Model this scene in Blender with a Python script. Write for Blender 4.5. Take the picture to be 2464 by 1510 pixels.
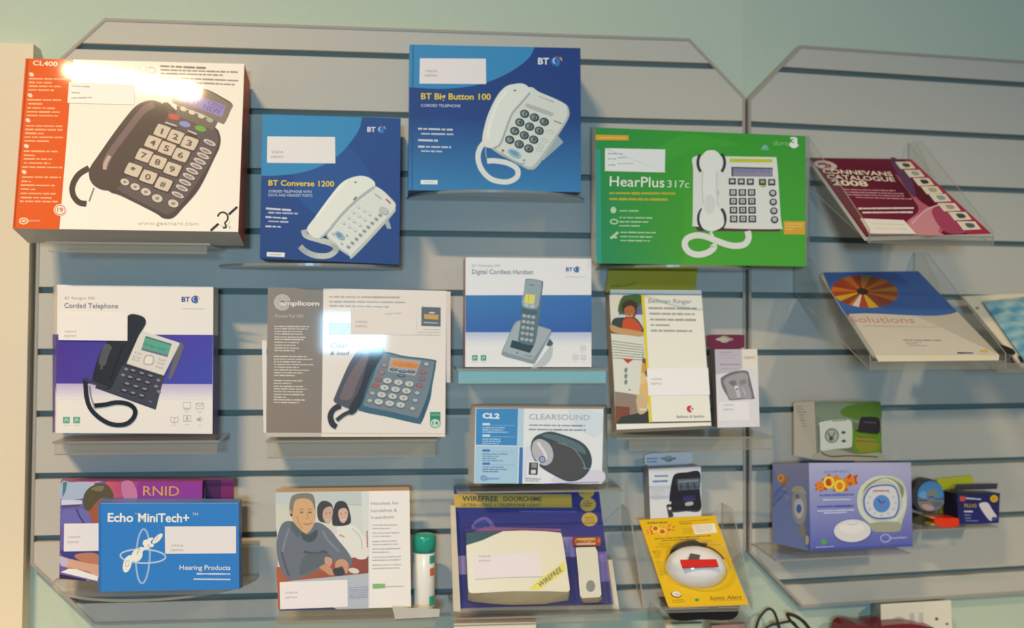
import bpy, math, random
from mathutils import Vector, Matrix
random.seed(7)
for o in list(bpy.data.objects): bpy.data.objects.remove(o)
SC = bpy.context.scene; COL = SC.collection

# ---------------------------------------------------------------- camera, world, lights, exposure
TH = 0.11853                     # the second wall turns away from the first by 6.8 degrees at the corner (x=0, y=0)
CAM = Vector((-0.60449, -1.75659, -0.54069)); YAW, PIT, ROL, F, CY = -0.10886, 0.03133, -0.00504, 2500.0, -77.72
def cam_vec(x, y, z):            # camera-space (right, forward, up) to world
    c, s = math.cos(ROL), math.sin(ROL); x, z = x*c + z*s, -x*s + z*c
    c, s = math.cos(PIT), math.sin(PIT); y, z = y*c - z*s, y*s + z*c
    c, s = math.cos(YAW), math.sin(YAW); x, y = x*c - y*s, x*s + y*c
    return Vector((x, y, z))
cd = bpy.data.cameras.new('camera'); cam = bpy.data.objects.new('camera', cd); COL.objects.link(cam)
R_, F_, U_ = cam_vec(1, 0, 0), cam_vec(0, 1, 0), cam_vec(0, 0, 1)
cam.matrix_world = Matrix(((R_.x, U_.x, -F_.x, CAM.x), (R_.y, U_.y, -F_.y, CAM.y), (R_.z, U_.z, -F_.z, CAM.z), (0, 0, 0, 1)))
cd.sensor_width = 36; cd.lens = F/2464*36; cd.shift_y = CY/2464; cd.clip_start = .05
cd.dof.use_dof = True; cd.dof.focus_distance = 1.42; cd.dof.aperture_fstop = 3.0
SC.camera = cam
SC.view_settings.view_transform = 'Standard'; SC.view_settings.look = 'None'; SC.view_settings.gamma = 1
SC.view_settings.use_curve_mapping = False; SC.view_settings.exposure = 0.0
wd = bpy.data.worlds.new('room_light'); SC.world = wd; wd.use_nodes = True
wd.node_tree.nodes['Background'].inputs[0].default_value = (.82, .90, .84, 1); wd.node_tree.nodes['Background'].inputs[1].default_value = .16
def area(name, loc, aim, size, power, col, spread=180, sizey=None):
    l = bpy.data.lights.new(name, 'AREA'); l.energy = power; l.color = col; l.size = size; l.spread = math.radians(spread)
    if sizey: l.shape = 'RECTANGLE'; l.size_y = sizey
    o = bpy.data.objects.new(name, l); COL.objects.link(o); o.location = loc
    o.rotation_euler = (Vector(aim) - Vector(loc)).to_track_quat('-Z', 'Y').to_euler()
    return o
area('ceiling_lamp_left', (-1.98, -3.05, 2.42), (-1.35, 0, -1.1), .65, 24, (1, .71, .39), 66, .05)
sl = bpy.data.lights.new('spot_lamp_right', 'SPOT'); sl.energy = 118; sl.color = (1, .78, .48); sl.spot_size = math.radians(52); sl.spot_blend = .9; sl.shadow_soft_size = .10
so = bpy.data.objects.new('spot_lamp_right', sl); COL.objects.link(so); so.location = (1.35, -2.6, .55); so.rotation_euler = (Vector((.32, 0, -1.5))-so.location).to_track_quat('-Z', 'Y').to_euler()
area('window_daylight', (-.816, -3.45, -.43), (-.4, 0, -.5), .30, 42, (.40, .73, 1.0), 180, .18)

# ---------------------------------------------------------------- pixel (2464 x 1510 frame) to a point of the place at a known distance in front of a wall
def ray(px, py): return cam_vec((px-1232)/F, 1, -(py-755-CY)/F)
def wn(w): t = TH if w == 'R' else 0; return Vector((math.sin(t), -math.cos(t), 0)), Vector((math.cos(t), math.sin(t), 0))
def hit(px, py, P0, N):
    d = ray(px, py); return CAM + d*((P0-CAM).dot(N)/d.dot(N))
def W(px, py, d=0, w='L'):
    n, a = wn(w); return hit(px, py, n*d, n)
def uz(px, py, d=0, w='L'):
    n, a = wn(w); p = W(px, py, d, w); return p.dot(a), p.z
def pos(u, d, z, w='L'):
    n, a = wn(w); return a*u + n*d + Vector((0, 0, z))
def fr(ox, oy, s): return lambda x, y: (ox + x/s, oy + y/s)
PX = fr(0, 0, 1)
def hx(c):
    if not isinstance(c, str): return tuple(c)
    c = c.lstrip('#'); c = c if len(c) == 6 else ''.join(x*2 for x in c); v = [int(c[i:i+2], 16)/255 for i in (0, 2, 4)]
    return tuple(x/12.92 if x <= .04045 else ((x+.055)/1.055)**2.4 for x in v)

# ---------------------------------------------------------------- materials (all procedural)
def node_mat(name):
    m = bpy.data.materials.new(name); m.use_nodes = True; nt = m.node_tree
    return m, nt, nt.nodes['Principled BSDF']
def ink(name, rough=.4, coat=0, bump=0, bscale=60, spec=.5, metal=0):
    m, nt, b = node_mat(name); at = nt.nodes.new('ShaderNodeAttribute'); at.attribute_name = 'ink'
    nt.links.new(at.outputs['Color'], b.inputs['Base Color'])
    b.inputs['Roughness'].default_value = rough; b.inputs['Coat Weight'].default_value = coat; b.inputs['Coat Roughness'].default_value = .05
    b.inputs['Specular IOR Level'].default_value = spec; b.inputs['Metallic'].default_value = metal
    if bump:
        tc = nt.nodes.new('ShaderNodeTexCoord'); n = nt.nodes.new('ShaderNodeTexNoise'); n.inputs['Scale'].default_value = bscale
        bp = nt.nodes.new('ShaderNodeBump'); bp.inputs['Strength'].default_value = bump; bp.inputs['Distance'].default_value = .002
        nt.links.new(tc.outputs['Object'], n.inputs['Vector']); nt.links.new(n.outputs['Fac'], bp.inputs['Height']); nt.links.new(bp.outputs[0], b.inputs['Normal'])
    return m
def speck(name, col, var=.05, rough=.6, scale=90, bump=.1, spec=.35):
    m, nt, b = node_mat(name); tc = nt.nodes.new('ShaderNodeTexCoord'); n = nt.nodes.new('ShaderNodeTexNoise'); n.inputs['Scale'].default_value = scale; n.inputs['Detail'].default_value = 6
    r = nt.nodes.new('ShaderNodeMixRGB'); c = hx(col); r.inputs[1].default_value = (*[x*(1-var) for x in c], 1); r.inputs[2].default_value = (*[min(1, x*(1+var)) for x in c], 1)
    nt.links.new(tc.outputs['Object'], n.inputs['Vector']); nt.links.new(n.outputs['Fac'], r.inputs[0]); nt.links.new(r.outputs[0], b.inputs['Base Color'])
    bp = nt.nodes.new('ShaderNodeBump'); bp.inputs['Strength'].default_value = bump; bp.inputs['Distance'].default_value = .001
    nt.links.new(n.outputs['Fac'], bp.inputs['Height']); nt.links.new(bp.outputs[0], b.inputs['Normal'])
    b.inputs['Roughness'].default_value = rough; b.inputs['Specular IOR Level'].default_value = spec
    return m
def clear(name, tint=(.93, .95, .94), gl=.10, rough=.08, haze=0.0, hz=(.6, .62, .6)):
    m = bpy.data.materials.new(name); m.use_nodes = True; nt = m.node_tree; nt.nodes.clear()
    o = nt.nodes.new('ShaderNodeOutputMaterial'); t = nt.nodes.new('ShaderNodeBsdfTransparent'); t.inputs[0].default_value = (*tint, 1)
    g = nt.nodes.new('ShaderNodeBsdfGlossy'); g.inputs['Roughness'].default_value = rough; g.inputs['Color'].default_value = (1, 1, 1, 1)
    lw = nt.nodes.new('ShaderNodeLayerWeight'); lw.inputs[0].default_value = .5; fz = nt.nodes.new('ShaderNodeMath'); fz.operation = 'POWER'; fz.inputs[1].default_value = 4.5; nt.links.new(lw.outputs['Facing'], fz.inputs[0])
    mx = nt.nodes.new('ShaderNodeMixShader'); ad = nt.nodes.new('ShaderNodeMath'); ad.operation = 'ADD'; ad.inputs[1].default_value = gl; ad.use_clamp = True
    nt.links.new(fz.outputs[0], ad.inputs[0]); nt.links.new(ad.outputs[0], mx.inputs[0]); nt.links.new(t.outputs[0], mx.inputs[1]); nt.links.new(g.outputs[0], mx.inputs[2])
    d = nt.nodes.new('ShaderNodeBsdfDiffuse'); d.inputs[0].default_value = (*hz, 1); m2 = nt.nodes.new('ShaderNodeMixShader'); m2.inputs[0].default_value = haze
    nt.links.new(mx.outputs[0], m2.inputs[1]); nt.links.new(d.outputs[0], m2.inputs[2]); nt.links.new(m2.outputs[0], o.inputs[0])
    return m
LIP_GLINT = clear('blue_glint_acrylic', (.80, .95, .98), .04, .15, .55, (.36, .70, .80)); CARD = ink('printed_card', .5, .12, .02, 25, .35); GLOSS = ink('glossy_printed_card', .5, .3, .02, 14, .35); PAPER = ink('matt_paper', .7); PLAST = ink('moulded_plastic', .3, .2); RUBBER = ink('black_rubber', .5)  # the blue acrylic is clear lip with its blue glint put into the colour
FILM = ink('shrink_wrapped_card', .6, .12, .008, 16, .3)
WALLM = speck('painted_wall', '#b9c8b9', .03, .75, 120, .25, .2); PANEL = speck('laminate_panel', '#bebbb3', .035, .5, 160, .04); TRIM = speck('panel_edge_strip', '#a29c95', .04, .45, 100, .03)
PILLAR = speck('cream_painted_wood', '#e2d6bd', .02, .6, 70, .12)
ACR = clear('clear_acrylic', (.965, .975, .975), .0, .08, .02); EDGE = clear('acrylic_cut_edge', (.66, .62, .56), .05, .25, .45, (.52, .47, .40)); LIP = clear('acrylic_lip', (.93, .92, .89), .03, .15, .12, (.7, .66, .58)); BLIS = clear('clear_blister', (.97, .97, .98), .01, .12, .02)

# ---------------------------------------------------------------- mesh building
class MB:
    def __init__(s): s.v, s.f, s.c, s.m, s.sm = [], [], [], [], []
    def face(s, pts, col='#888888', mi=0, cols=None, smooth=False):
        i = len(s.v); s.v += [Vector(p) for p in pts]; s.f.append(list(range(i, i+len(pts)))); s.m.append(mi); s.sm.append(smooth)
        s.c += [hx(c) for c in cols] if cols else [hx(col)]*len(pts)
    def tris(s, pts, faces, col, mi=0, smooth=False):
        i = len(s.v); s.v += [Vector(p) for p in pts]; s.c += [hx(col)]*len(pts)
        for f in faces: s.f.append([i+k for k in f]); s.m.append(mi); s.sm.append(smooth)
    def hexa(s, A, B, cols='#888888', mi=0):     # A front quad TL TR BR BL, B back quad; cols: one or (front,back,top,bottom,left,right)
        c = cols if isinstance(cols, (list, tuple)) and isinstance(cols[0], str) else [cols]*6
        for q, k in (((A[0], A[1], A[2], A[3]), 0), ((B[1], B[0], B[3], B[2]), 1), ((B[0], B[1], A[1], A[0]), 2), ((A[3], A[2], B[2], B[3]), 3), ((B[0], A[0], A[3], B[3]), 4), ((A[1], B[1], B[2], A[2]), 5)):
            s.face(q, c[k], mi)
    def prism(s, front, back, cf, cs=None, mi=0, mside=None):
        s.face(front, cf, mi); s.face(back[::-1], cs or cf, mi); n = len(front)
        for i in range(n): j = (i+1) % n; s.face((front[i], back[i], back[j], front[j]), cs or cf, mi if mside is None else mside)
    def slab(s, u0, u1, d0, d1, z0, z1, w='L', col='#888888', mi=0):
        s.hexa([pos(u0, d1, z1, w), pos(u1, d1, z1, w), pos(u1, d1, z0, w), pos(u0, d1, z0, w)], [pos(u0, d0, z1, w), pos(u1, d0, z1, w), pos(u1, d0, z0, w), pos(u0, d0, z0, w)], col, mi)
    def tube(s, pts, r, col, n=8, mi=0, closed=False):
        pts = [Vector(p) for p in pts]; m = len(pts); ring = []; up = Vector((.13, .31, .94))
        for i, p in enumerate(pts):
            t = (pts[(i+1) % m] - pts[i-1]) if closed else (pts[min(i+1, m-1)] - pts[max(i-1, 0)]); t.normalize()
            a = t.cross(up).normalized(); b = t.cross(a); rr = r[i] if isinstance(r, list) else r
            ring.append([p + (a*math.cos(6.28318*k/n) + b*math.sin(6.28318*k/n))*rr for k in range(n)])
        fs = []; V = [q for R in ring for q in R]
        for i in range(m if closed else m-1):
            for k in range(n): j = (i+1) % m; fs.append((i*n+k, i*n+(k+1) % n, j*n+(k+1) % n, j*n+k))
        if not closed: fs += [tuple(range(n)), tuple((m-1)*n+k for k in range(n))[::-1]]
        s.tris(V, fs, col, mi, True)
    def build(s, name, mats, parent=None, base=None):
        me = bpy.data.meshes.new(name); b = base or Vector((0, 0, 0))
        me.from_pydata([v-b for v in s.v], [], s.f)
        for m in (mats if isinstance(mats, (list, tuple)) else [mats]): me.materials.append(m)
        me.polygons.foreach_set('material_index', s.m); me.polygons.foreach_set('use_smooth', s.sm)
        at = me.color_attributes.new('ink', 'FLOAT_COLOR', 'POINT'); at.data.foreach_set('color', [x for c in s.c for x in (*c, 1)])
        me.update(); o = bpy.data.objects.new(name, me); COL.objects.link(o); o.parent = parent
        if parent is None and base is not None: o.location = base
        return o
def smooth(P, closed=True, n=6):
    out = []; m = len(P); R = range(m) if closed else range(m-1)
    g = (lambda i: P[i % m]) if closed else (lambda i: P[max(0, min(m-1, i))])
    for i in R:
        a, b, c, d = g(i-1), g(i), g(i+1), g(i+2)
        for k in range(n):
            t = k/n; out.append(tuple(.5*(2*b[j] + (c[j]-a[j])*t + (2*a[j]-5*b[j]+4*c[j]-d[j])*t*t + (3*b[j]-a[j]-3*c[j]+d[j])*t**3) for j in range(len(b))))
    if not closed: out.append(tuple(P[-1]))
    return out
_gl = {}
def glyphs(txt, bold=0):
    k = (txt, bold)
    if k not in _gl:
        c = bpy.data.curves.new('t', 'FONT'); c.body = txt; c.size = 1; c.offset = bold; c.resolution_u = 3; c.fill_mode = 'FRONT'
        o = bpy.data.objects.new('t', c); me = bpy.data.meshes.new_from_object(o)
        V = [(v.co.x, v.co.y) for v in me.vertices]; Fc = [tuple(p.vertices) for p in me.polygons]
        bpy.data.objects.remove(o); bpy.data.curves.remove(c); bpy.data.meshes.remove(me)
        x0 = min(v[0] for v in V); x1 = max(v[0] for v in V); _gl[k] = ([((x-x0)/(x1-x0), y/.70) for x, y in V], Fc)
    return _gl[k]
class Art:                       # flat print on a plane, each figure a hair above the last
    def __init__(s, P0, N, f): s.P0, s.N, s.f, s.k, s.mb, s.step = P0, N, f, 0, MB(), 1.2e-5
    def w(s, x, y, off=0): px = s.f(x, y); return hit(px[0], px[1], s.P0, s.N) + s.N*(s.o + off)
    @property
    def o(s): return 2e-4 + s.k*s.step
    def P(s, pts, col, cols=None): s.mb.face([s.w(*p) for p in pts], col, 0, cols); s.k += 1
    def C(s, pts, col, n=6): s.P(smooth(pts, True, n), col)
    def R(s, x0, y0, x1, y1, col): s.P([(x0, y0), (x1, y0), (x1, y1), (x0, y1)], col)
    def G(s, q, c0, c1): s.P(q, c0, [c0, c0, c1, c1])
    def E(s, x, y, rx, ry, col, rot=0, n=28):
        c, d = math.cos(math.radians(rot)), math.sin(math.radians(rot))
        s.P([(x + rx*math.cos(t)*c - ry*math.sin(t)*d, y + rx*math.cos(t)*d + ry*math.sin(t)*c) for t in [6.28318*i/n for i in range(n)]], col)
    def S(s, pts, wd, col, closed=False, n=6, curve=True):
        if curve and len(pts) > 2: pts = smooth(pts, closed, n)
        m = len(pts); A, B = [], []
        for i, p in enumerate(pts):
            a = pts[(i-1) % m] if closed or i else p; b = pts[(i+1) % m] if closed or i < m-1 else p
            dx, dy = b[0]-a[0], b[1]-a[1]; L = math.hypot(dx, dy) or 1; h = (wd[min(i, len(wd)-1)] if isinstance(wd, list) else wd)/2
            A.append((p[0]-dy/L*h, p[1]+dx/L*h)); B.append((p[0]+dy/L*h, p[1]-dx/L*h))
        for i in range(m if closed else m-1):
            j = (i+1) % m; s.mb.face([s.w(*A[i]), s.w(*A[j]), s.w(*B[j]), s.w(*B[i])], col)
        s.k += 1
    def ring(s, x, y, rx, ry, wd, col, rot=0, a0=0, a1=360, n=30):
        c, d = math.cos(math.radians(rot)), math.sin(math.radians(rot)); T = [math.radians(a0+(a1-a0)*i/n) for i in range(n+1)]
        s.S([(x + rx*math.cos(t)*c - ry*math.sin(t)*d, y + rx*math.cos(t)*d + ry*math.sin(t)*c) for t in T], wd, col, False, 1, False)
    def T(s, txt, x0, y0, x1, y1, h, col, bold=0, slant=0):
        if txt == '1': x0, x1, y0, y1 = x0*.68+x1*.32, x0*.32+x1*.68, y0*.68+y1*.32, y0*.32+y1*.68
        V, Fc = glyphs(txt, bold); L = math.hypot(x1-x0, y1-y0); ex = ((x1-x0)/L, (y1-y0)/L); ey = (ex[1], -ex[0])
        s.mb.tris([s.w(x0 + (u*L + v*h*slant)*ex[0] + v*h*ey[0], y0 + (u*L + v*h*slant)*ex[1] + v*h*ey[1]) for u, v in V], Fc, col); s.k += 1
    def L(s, lines, h, col, gap=.28):            # rows of small illegible print
        for x0, y0, x1, y1 in lines:
            L = math.hypot(x1-x0, y1-y0); t = 0; ex, ey = (x1-x0)/L, (y1-y0)/L
            while t < L-h*.5:
                wl = min(L-t, h*random.choice((1.2, 2, 2.8, 3.6, 4.5)))
                hh = h*random.uniform(.42, .6)
                a, b = t, t+wl; s.mb.face([s.w(x0+ex*a+ey*hh*0+ey*hh/2*0 - ey*0 - (-ey)*0, y0+ey*a-hh/2) , s.w(x0+ex*b, y0+ey*b-hh/2), s.w(x0+ex*b, y0+ey*b+hh/2), s.w(x0+ex*a, y0+ey*a+hh/2)], col)
                t += wl + h*gap*1.3
        s.k += 1
    def sticker(s, q, col='#eeebe8', tx=None, tcol='#8a8a8c', words=('VADA', 'DEMO')):
        s.P(q, col)
        if tx:
            (x, y, wd, h, dy) = tx
            for i, t in enumerate(words): s.T(t, x, y+i*dy, x+wd, y+i*dy, h, tcol)
    def end(s, t, name, mat, label=None):
        o = t.add(name, s.mb, mat, label); s.mb = MB(); return o
class Thing:
    def __init__(s, name, label, cat, base, group=None):
        o = bpy.data.objects.new(name, None); o.empty_display_size = .02; COL.objects.link(o); o.location = base
        o['label'] = label; o['category'] = cat; s.o, s.b = o, Vector(base)
        if group: o['group'] = group
    def add(s, name, mb, mat, label=None, parent=None):
        o = mb.build(name, mat, parent or s.o, s.b)
        if label: o['label'] = label
        return o
def single(name, label, cat, mb, mat, base, group=None):
    o = mb.build(name, mat, None, Vector(base)); o['label'] = label; o['category'] = cat
    if group: o['group'] = group
    return o
def struct(name, mb, mat, base=None):
    o = mb.build(name, mat, None, base); o['kind'] = 'structure'; return o
def plane3(a, b, c):
    n = (b-a).cross(c-a).normalized()
    return -n if n.dot(CAM-a) < 0 else n
def quadplane(q, dT, dB, f, w='L', dBR=None):
    pts = [f(*p) for p in q]; TL = W(*pts[0], dT, w); BR = W(*pts[2], dB if dBR is None else dBR, w); BL = W(*pts[3], dB, w)
    N = plane3(BL, BR, TL); return BL, N
def carton(name, label, cat, f, q, dT, dB, thick, cols, w='L', back=None, dK=.012, group=None, dBR=None, extra=None):
    P0, N = quadplane(q, dT, dB, f, w, dBR)
    A = [hit(*f(*p), P0, N) for p in q]
    if back: B = [W(*f(*p), dK if not isinstance(dK, (list, tuple)) else dK[i], w) for i, p in enumerate(back)]
    else: B = [a - N*thick for a in A]
    base = (A[2]+A[3]+B[2]+B[3])/4
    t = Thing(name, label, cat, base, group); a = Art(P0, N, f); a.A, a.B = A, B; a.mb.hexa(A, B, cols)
    return t, a
def sideart(A, B, f): # art plane through a side quad (world points)
    n = plane3(A[0], A[3], B[0]); return Art(A[0], n, f)
CORE = speck('dark_groove_backing', '#75827f', .04, .6, 80, .05)  # groove backing coloured darker and greener than the slats
# ---------------------------------------------------------------- walls, pillar, slatted panels
nL, aL = wn('L'); nR, aR = wn('R'); WD = -.018
cp = (nL+nR).normalized()*(WD/math.cos(TH/2))
def wallslab(name, P, Q, n):
    m = MB(); bk = -n*.12; zt, zb = 1.6, -2.0; z = lambda p, h: Vector((p.x, p.y, h))
    A = [z(P, zt), z(Q, zt), z(Q, zb), z(P, zb)]; m.hexa(A, [a+bk for a in A], '#ffffff'); struct(name, m, WALLM)
wallslab('wall_left', pos(-3.2, WD, 0, 'L'), cp, nL); wallslab('wall_right', cp, pos(3.2, WD, 0, 'R'), nR)
m = MB(); u1, zt = uz(92, 105, .0); u2, _ = uz(70, 900, .0); ue = (u1+u2)/2
m.slab(-1.75, ue, WD, .016, -2.0, uz(60, 105, .016)[1]); struct('trim_1', m, PILLAR)

ZW = W(1190, 1640, .10).z      # worktop under the panels, just below the frame
m = MB(); m.slab(-1.75, .0, WD, .32, ZW-.03, ZW); m.slab(.0, 1.3, WD, .32, ZW-.03, ZW, 'R'); A_ = [pos(0, -.01, ZW), pos(0, .32, ZW), pos(0, .32, ZW, 'R')]; m.prism(A_, [v-Vector((0, 0, .03)) for v in A_], '#ffffff'); struct('trim_2', m, PILLAR)
def down(Q):
    for v in Q:
        if v.z < ZW+.12: v.z = ZW+.0004
    return Q
def octagon(u0, u1, z0, z1, c, e=0):
    k = e*(math.sqrt(2)-1)*math.sqrt(2)*.7071
    u0 += e; u1 -= e; z0 += e; z1 -= e; c = c - e*.586
    return [(u0, z1-c), (u0+c, z1), (u1-c, z1), (u1, z1-c), (u1, z0+c), (u1-c, z0), (u0+c, z0), (u0, z0+c)]
def clipband(P, zlo, zhi):
    for zc, sgn in ((zlo, 1), (zhi, -1)):
        out = []
        for i in range(len(P)):
            a, b = P[i], P[(i+1) % len(P)]; ia, ib = (a[1]-zc)*sgn >= 0, (b[1]-zc)*sgn >= 0
            if ia: out.append(a)
            if ia != ib: t = (zc-a[1])/(b[1]-a[1]); out.append((a[0]+(b[0]-a[0])*t, zc))
        P = out
        if not P: break
    return P
def slatwall(label, u0, u1, z0, z1, c, w):
    base = pos((u0+u1)/2, WD, z0, w); t = Thing('slatwall_panel', label, 'display panel', base, None)
    O, I = octagon(u0, u1, z0, z1, c), octagon(u0, u1, z0, z1, c, .0048); m = MB()
    def pr(P, d0, d1): m.prism([pos(u, d1, z, w) for u, z in P], [pos(u, d0, z, w) for u, z in P], '#ffffff')
    pr(I, WD+.0005, -.0145); t.add('groove_backing', m, CORE, 'dull grey-green groove backing'); m = MB(); zs = [-.1*i for i in range(0, 14)]
    for i in range(0, 13):
        b = clipband(I, zs[i+1], zs[i]-.0105)
        if len(b) > 2 and max(p[1] for p in b)-min(p[1] for p in b) > .004:
            pr(b, -.0142, 0.0)
    t.add('slatted_board', m, PANEL)
    m = MB()
    for i in range(8):
        j = (i+1) % 8
        m.hexa([pos(*(lambda p: (p[0], .0012, p[1]))(p), w) for p in (O[i], O[j], I[j], I[i])], [pos(*(lambda p: (p[0], WD+.0003, p[1]))(p), w) for p in (O[i], O[j], I[j], I[i])], '#ffffff')
    t.add('edge_strip', m, TRIM)
uA, _ = uz(82, 900); _, zA = uz(900, 66); _, zB = uz(250, 1503)
slatwall('wide grey slatted display panel with angled corners, on the left of the corner seam', uA, -.003, zB, zA, .1, 'L')
_, zA2 = uz(2100, 121, 0, 'R'); _, zB2 = uz(2100, 1450, 0, 'R')
slatwall('grey slatted display panel with angled corners, running out of frame at the right', .003, 1.19, zB2, zA2, .1, 'R')

# ---------------------------------------------------------------- clear shelves
def lipshelf(label, x0, x1, y, d, lip, w='L', xr=None, lab=None, tilt=0, name='acrylic_shelf', back=.02):
    u0, z = uz(x0, y, d, w); u1, _ = uz(x1, y, d, w); zl = uz((x0+x1)/2, y+lip, d, w)[1] if lip else z
    t = Thing(name, label, 'shelf', pos((u0+u1)/2, d/2, z-.003, w), 'clear display shelves on the slatted panels')
    m = MB(); m.slab(u0, u1, .0005, d, z-.003, z, w, mi=0); m.slab(u0, u1, d, d+.0008, z-.003, z, w, mi=1); t.add('shelf_plate', m, [ACR, EDGE])
    if lip:
        m = MB(); m.slab(u0+.004, u1-.004, d-.0022, d-.0002, zl, z-.003, w); m.slab(u0+.004, u1-.004, d-.0024, d+.0004, zl-.0012, zl, w, mi=1); t.add('front_lip', m, [LIP, EDGE])
    m = MB(); m.slab(u0, u1, .0005, .0028, z, z+back, w); t.add('back_upstand', m, [ACR])
    return t
def moonshelf(label, x0, x1, y, d, w='L', yfront=None, expo=2.2):
    u0, z = uz(x0, y, 0, w); u1, _ = uz(x1, y, 0, w); uc, hw = (u0+u1)/2, (u1-u0)/2
    t = Thing('curved_shelf', label, 'shelf', pos(uc, d/2, z, w), 'clear display shelves on the slatted panels'); n = 40; m = MB()
    P = [(uc + hw*math.cos(math.pi*i/n)*(-1), .0005 + d*(math.sin(math.pi*i/n))**(2/expo)) for i in range(n+1)]
    m.prism([pos(u, dd, z, w) for u, dd in P], [pos(u, dd, z-.004, w) for u, dd in P], '#888', mi=0, mside=1)
    t.add('shelf_plate', m, [ACR, EDGE]); return t, z
# ---------------------------------------------------------------- printed marks used on several cartons
def logo_bt(a, x, y, s, tc, ball='#2b62b8'):          # letters then the swirled globe
    a.T('BT', x, y, x+s*1.75, y+s*.02, s, tc, .03)
    cx, cy, r = x+s*2.75, y-s*.45, s*.72
    a.E(cx, cy, r, r, ball); a.ring(cx+r*.1, cy-r*.1, r*.55, r*.55, r*.22, '#dfe6f0', 0, 100, 260); a.ring(cx+r*.35, cy, r*.45, r*.7, r*.2, '#3d8fd0', 20, -60, 80)
    a.ring(cx+r*.1, cy+r*.1, r*1.15, r*1.15, r*.26, '#b5333a', 0, -95, -45); a.ring(cx+r*.15, cy+r*.05, r*1.3, r*1.25, r*.26, '#e2b838', 0, -48, -8); a.ring(cx, cy, r*1.15, r*1.1, r*.18, '#2f8f7a', 0, 30, 85)
def keys(a, pts, R, D, c1, c2=None, txt='123456789*0#', tc='#3a3236', th=.9, round_=False):
    for (x, y), ch in zip(pts, txt):
        if c2:
            e = 1.18; a.C([(x+R[0]*e*sx+D[0]*e*sy, y+R[1]*e*sx+D[1]*e*sy) for sx, sy in ((-1, -.8), (-.8, -1), (.8, -1), (1, -.8), (1, .8), (.8, 1), (-.8, 1), (-1, .8))], c2, 3)
        a.C([(x+R[0]*sx+D[0]*sy, y+R[1]*sx+D[1]*sy) for sx, sy in ((-1, -.75), (-.75, -1), (.75, -1), (1, -.75), (1, .75), (.75, 1), (-.75, 1), (-1, .75))], c1, 3)
    if tc:
        for (x, y), ch in zip(pts, txt):
            L = math.hypot(*R); k = th*.42; a.T(ch, x-R[0]*k+D[0]*.5, y-R[1]*k+D[1]*.5, x+R[0]*k+D[0]*.5, y+R[1]*k+D[1]*.5, math.hypot(*D)*1.05*th, tc, .02)
def grid(o, r, d, nr=4, nc=3): return [(o[0]+r[0]*j+d[0]*i, o[1]+r[1]*j+d[1]*i) for i in range(nr) for j in range(nc)]
def coil(a, pts, w, col, col2, n=40):
    a.S(pts, w, col); P = smooth(pts, False, 8); st = max(1, len(P)//n)
    for i in range(1, len(P)-1, st):
        (x0, y0), (x1, y1) = P[i-1], P[i+1]; L = math.hypot(x1-x0, y1-y0) or 1; nx, ny = -(y1-y0)/L*w*.48, (x1-x0)/L*w*.48
        a.S([(P[i][0]-nx, P[i][1]-ny), (P[i][0]+nx, P[i][1]+ny)], w*.14, col2, curve=False)

# ================================================================ top row, left: orange and white carton
f = fr(0, 100, 2.797)
t, a = carton('telephone_carton', 'wide white and orange carton picturing a dark grey big-button telephone', 'box', f,
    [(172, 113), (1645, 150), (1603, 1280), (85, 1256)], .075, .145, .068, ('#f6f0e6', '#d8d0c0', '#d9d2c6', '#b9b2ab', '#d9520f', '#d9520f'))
a.P([(172, 113), (492, 121), (400, 1263), (85, 1256)], '#e2570c'); a.S([(188, 118), (96, 1250)], 10, '#a83c0c', curve=False)
O1, O2 = '#f3b184', '#e8955c'
for y, x0 in ((222, 212), (362, 203), (530, 188), (703, 178), (877, 163)): a.E(x0, y, 17, 13, '#f2d9c4', 30); a.L([(x0+20, y, x0+190, y+4)], 13, '#cc6a3a')
for y, x0, x1 in ((250, 195, 445), (275, 195, 350), (300, 195, 410), (325, 190, 375), (392, 185, 415), (418, 190, 290), (447, 185, 370), (473, 180, 420), (498, 180, 400), (567, 175, 420), (592, 170, 420), (617, 170, 305), (643, 165, 430), (668, 165, 330), (738, 160, 390), (765, 160, 240), (790, 160, 360), (817, 160, 340), (845, 150, 420), (912, 150, 410), (940, 145, 210), (967, 140, 370), (993, 140, 240), (1022, 140, 375), (1050, 140, 350), (1075, 135, 390)): a.L([(x0, y, x1, y+3)], 21, O1)
a.L([(1078, 165, 1385, 178)], 22, '#8d7f78'); a.L([(1080, 190, 1600, 206), (1080, 214, 1500, 226), (1080, 240, 1610, 264), (1075, 265, 1580, 290)], 17, '#a5968b')
a.T('www.geemarc.com', 925, 1232, 1335, 1236, 26, '#d3c7ba')
a.S([(1418, 1272), (1597, 1112)], 15, '#2a2626', curve=False); a.E(1505, 1195, 46, 46, '#f6f0e6'); a.ring(1500, 1185, 34, 36, 12, '#2a2626', 0, -170, 70); a.S([(1512, 1218), (1522, 1248), (1500, 1252)], 11, '#2a2626'); a.T('T', 1540, 1260, 1553, 1260, 16, '#2a2626')
a.E(160, 1208, 32, 24, '#f0cdb0'); a.ring(160, 1208, 17, 12, 6, '#d9520f'); a.T('geemarc', 188, 1212, 272, 1214, 19, '#f0cdb0')
a.E(405, 1133, 42, 40, '#f4e6da'); a.ring(405, 1133, 34, 32, 5, '#d0602c'); a.T('19', 386, 1146, 424, 1148, 30, '#cc5a2a', .02)
a.end(t, 'carton', FILM)
a.T('CL400', 222, 160, 388, 168, 31, '#f7ddc6', .025); a.end(t, 'model_lettering', GLOSS); a.T('CLEARSOUND', 500, 206, 1050, 212, 42, '#b8a99c', 0); a.end(t, 'title_lettering', GLOSS)
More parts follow.
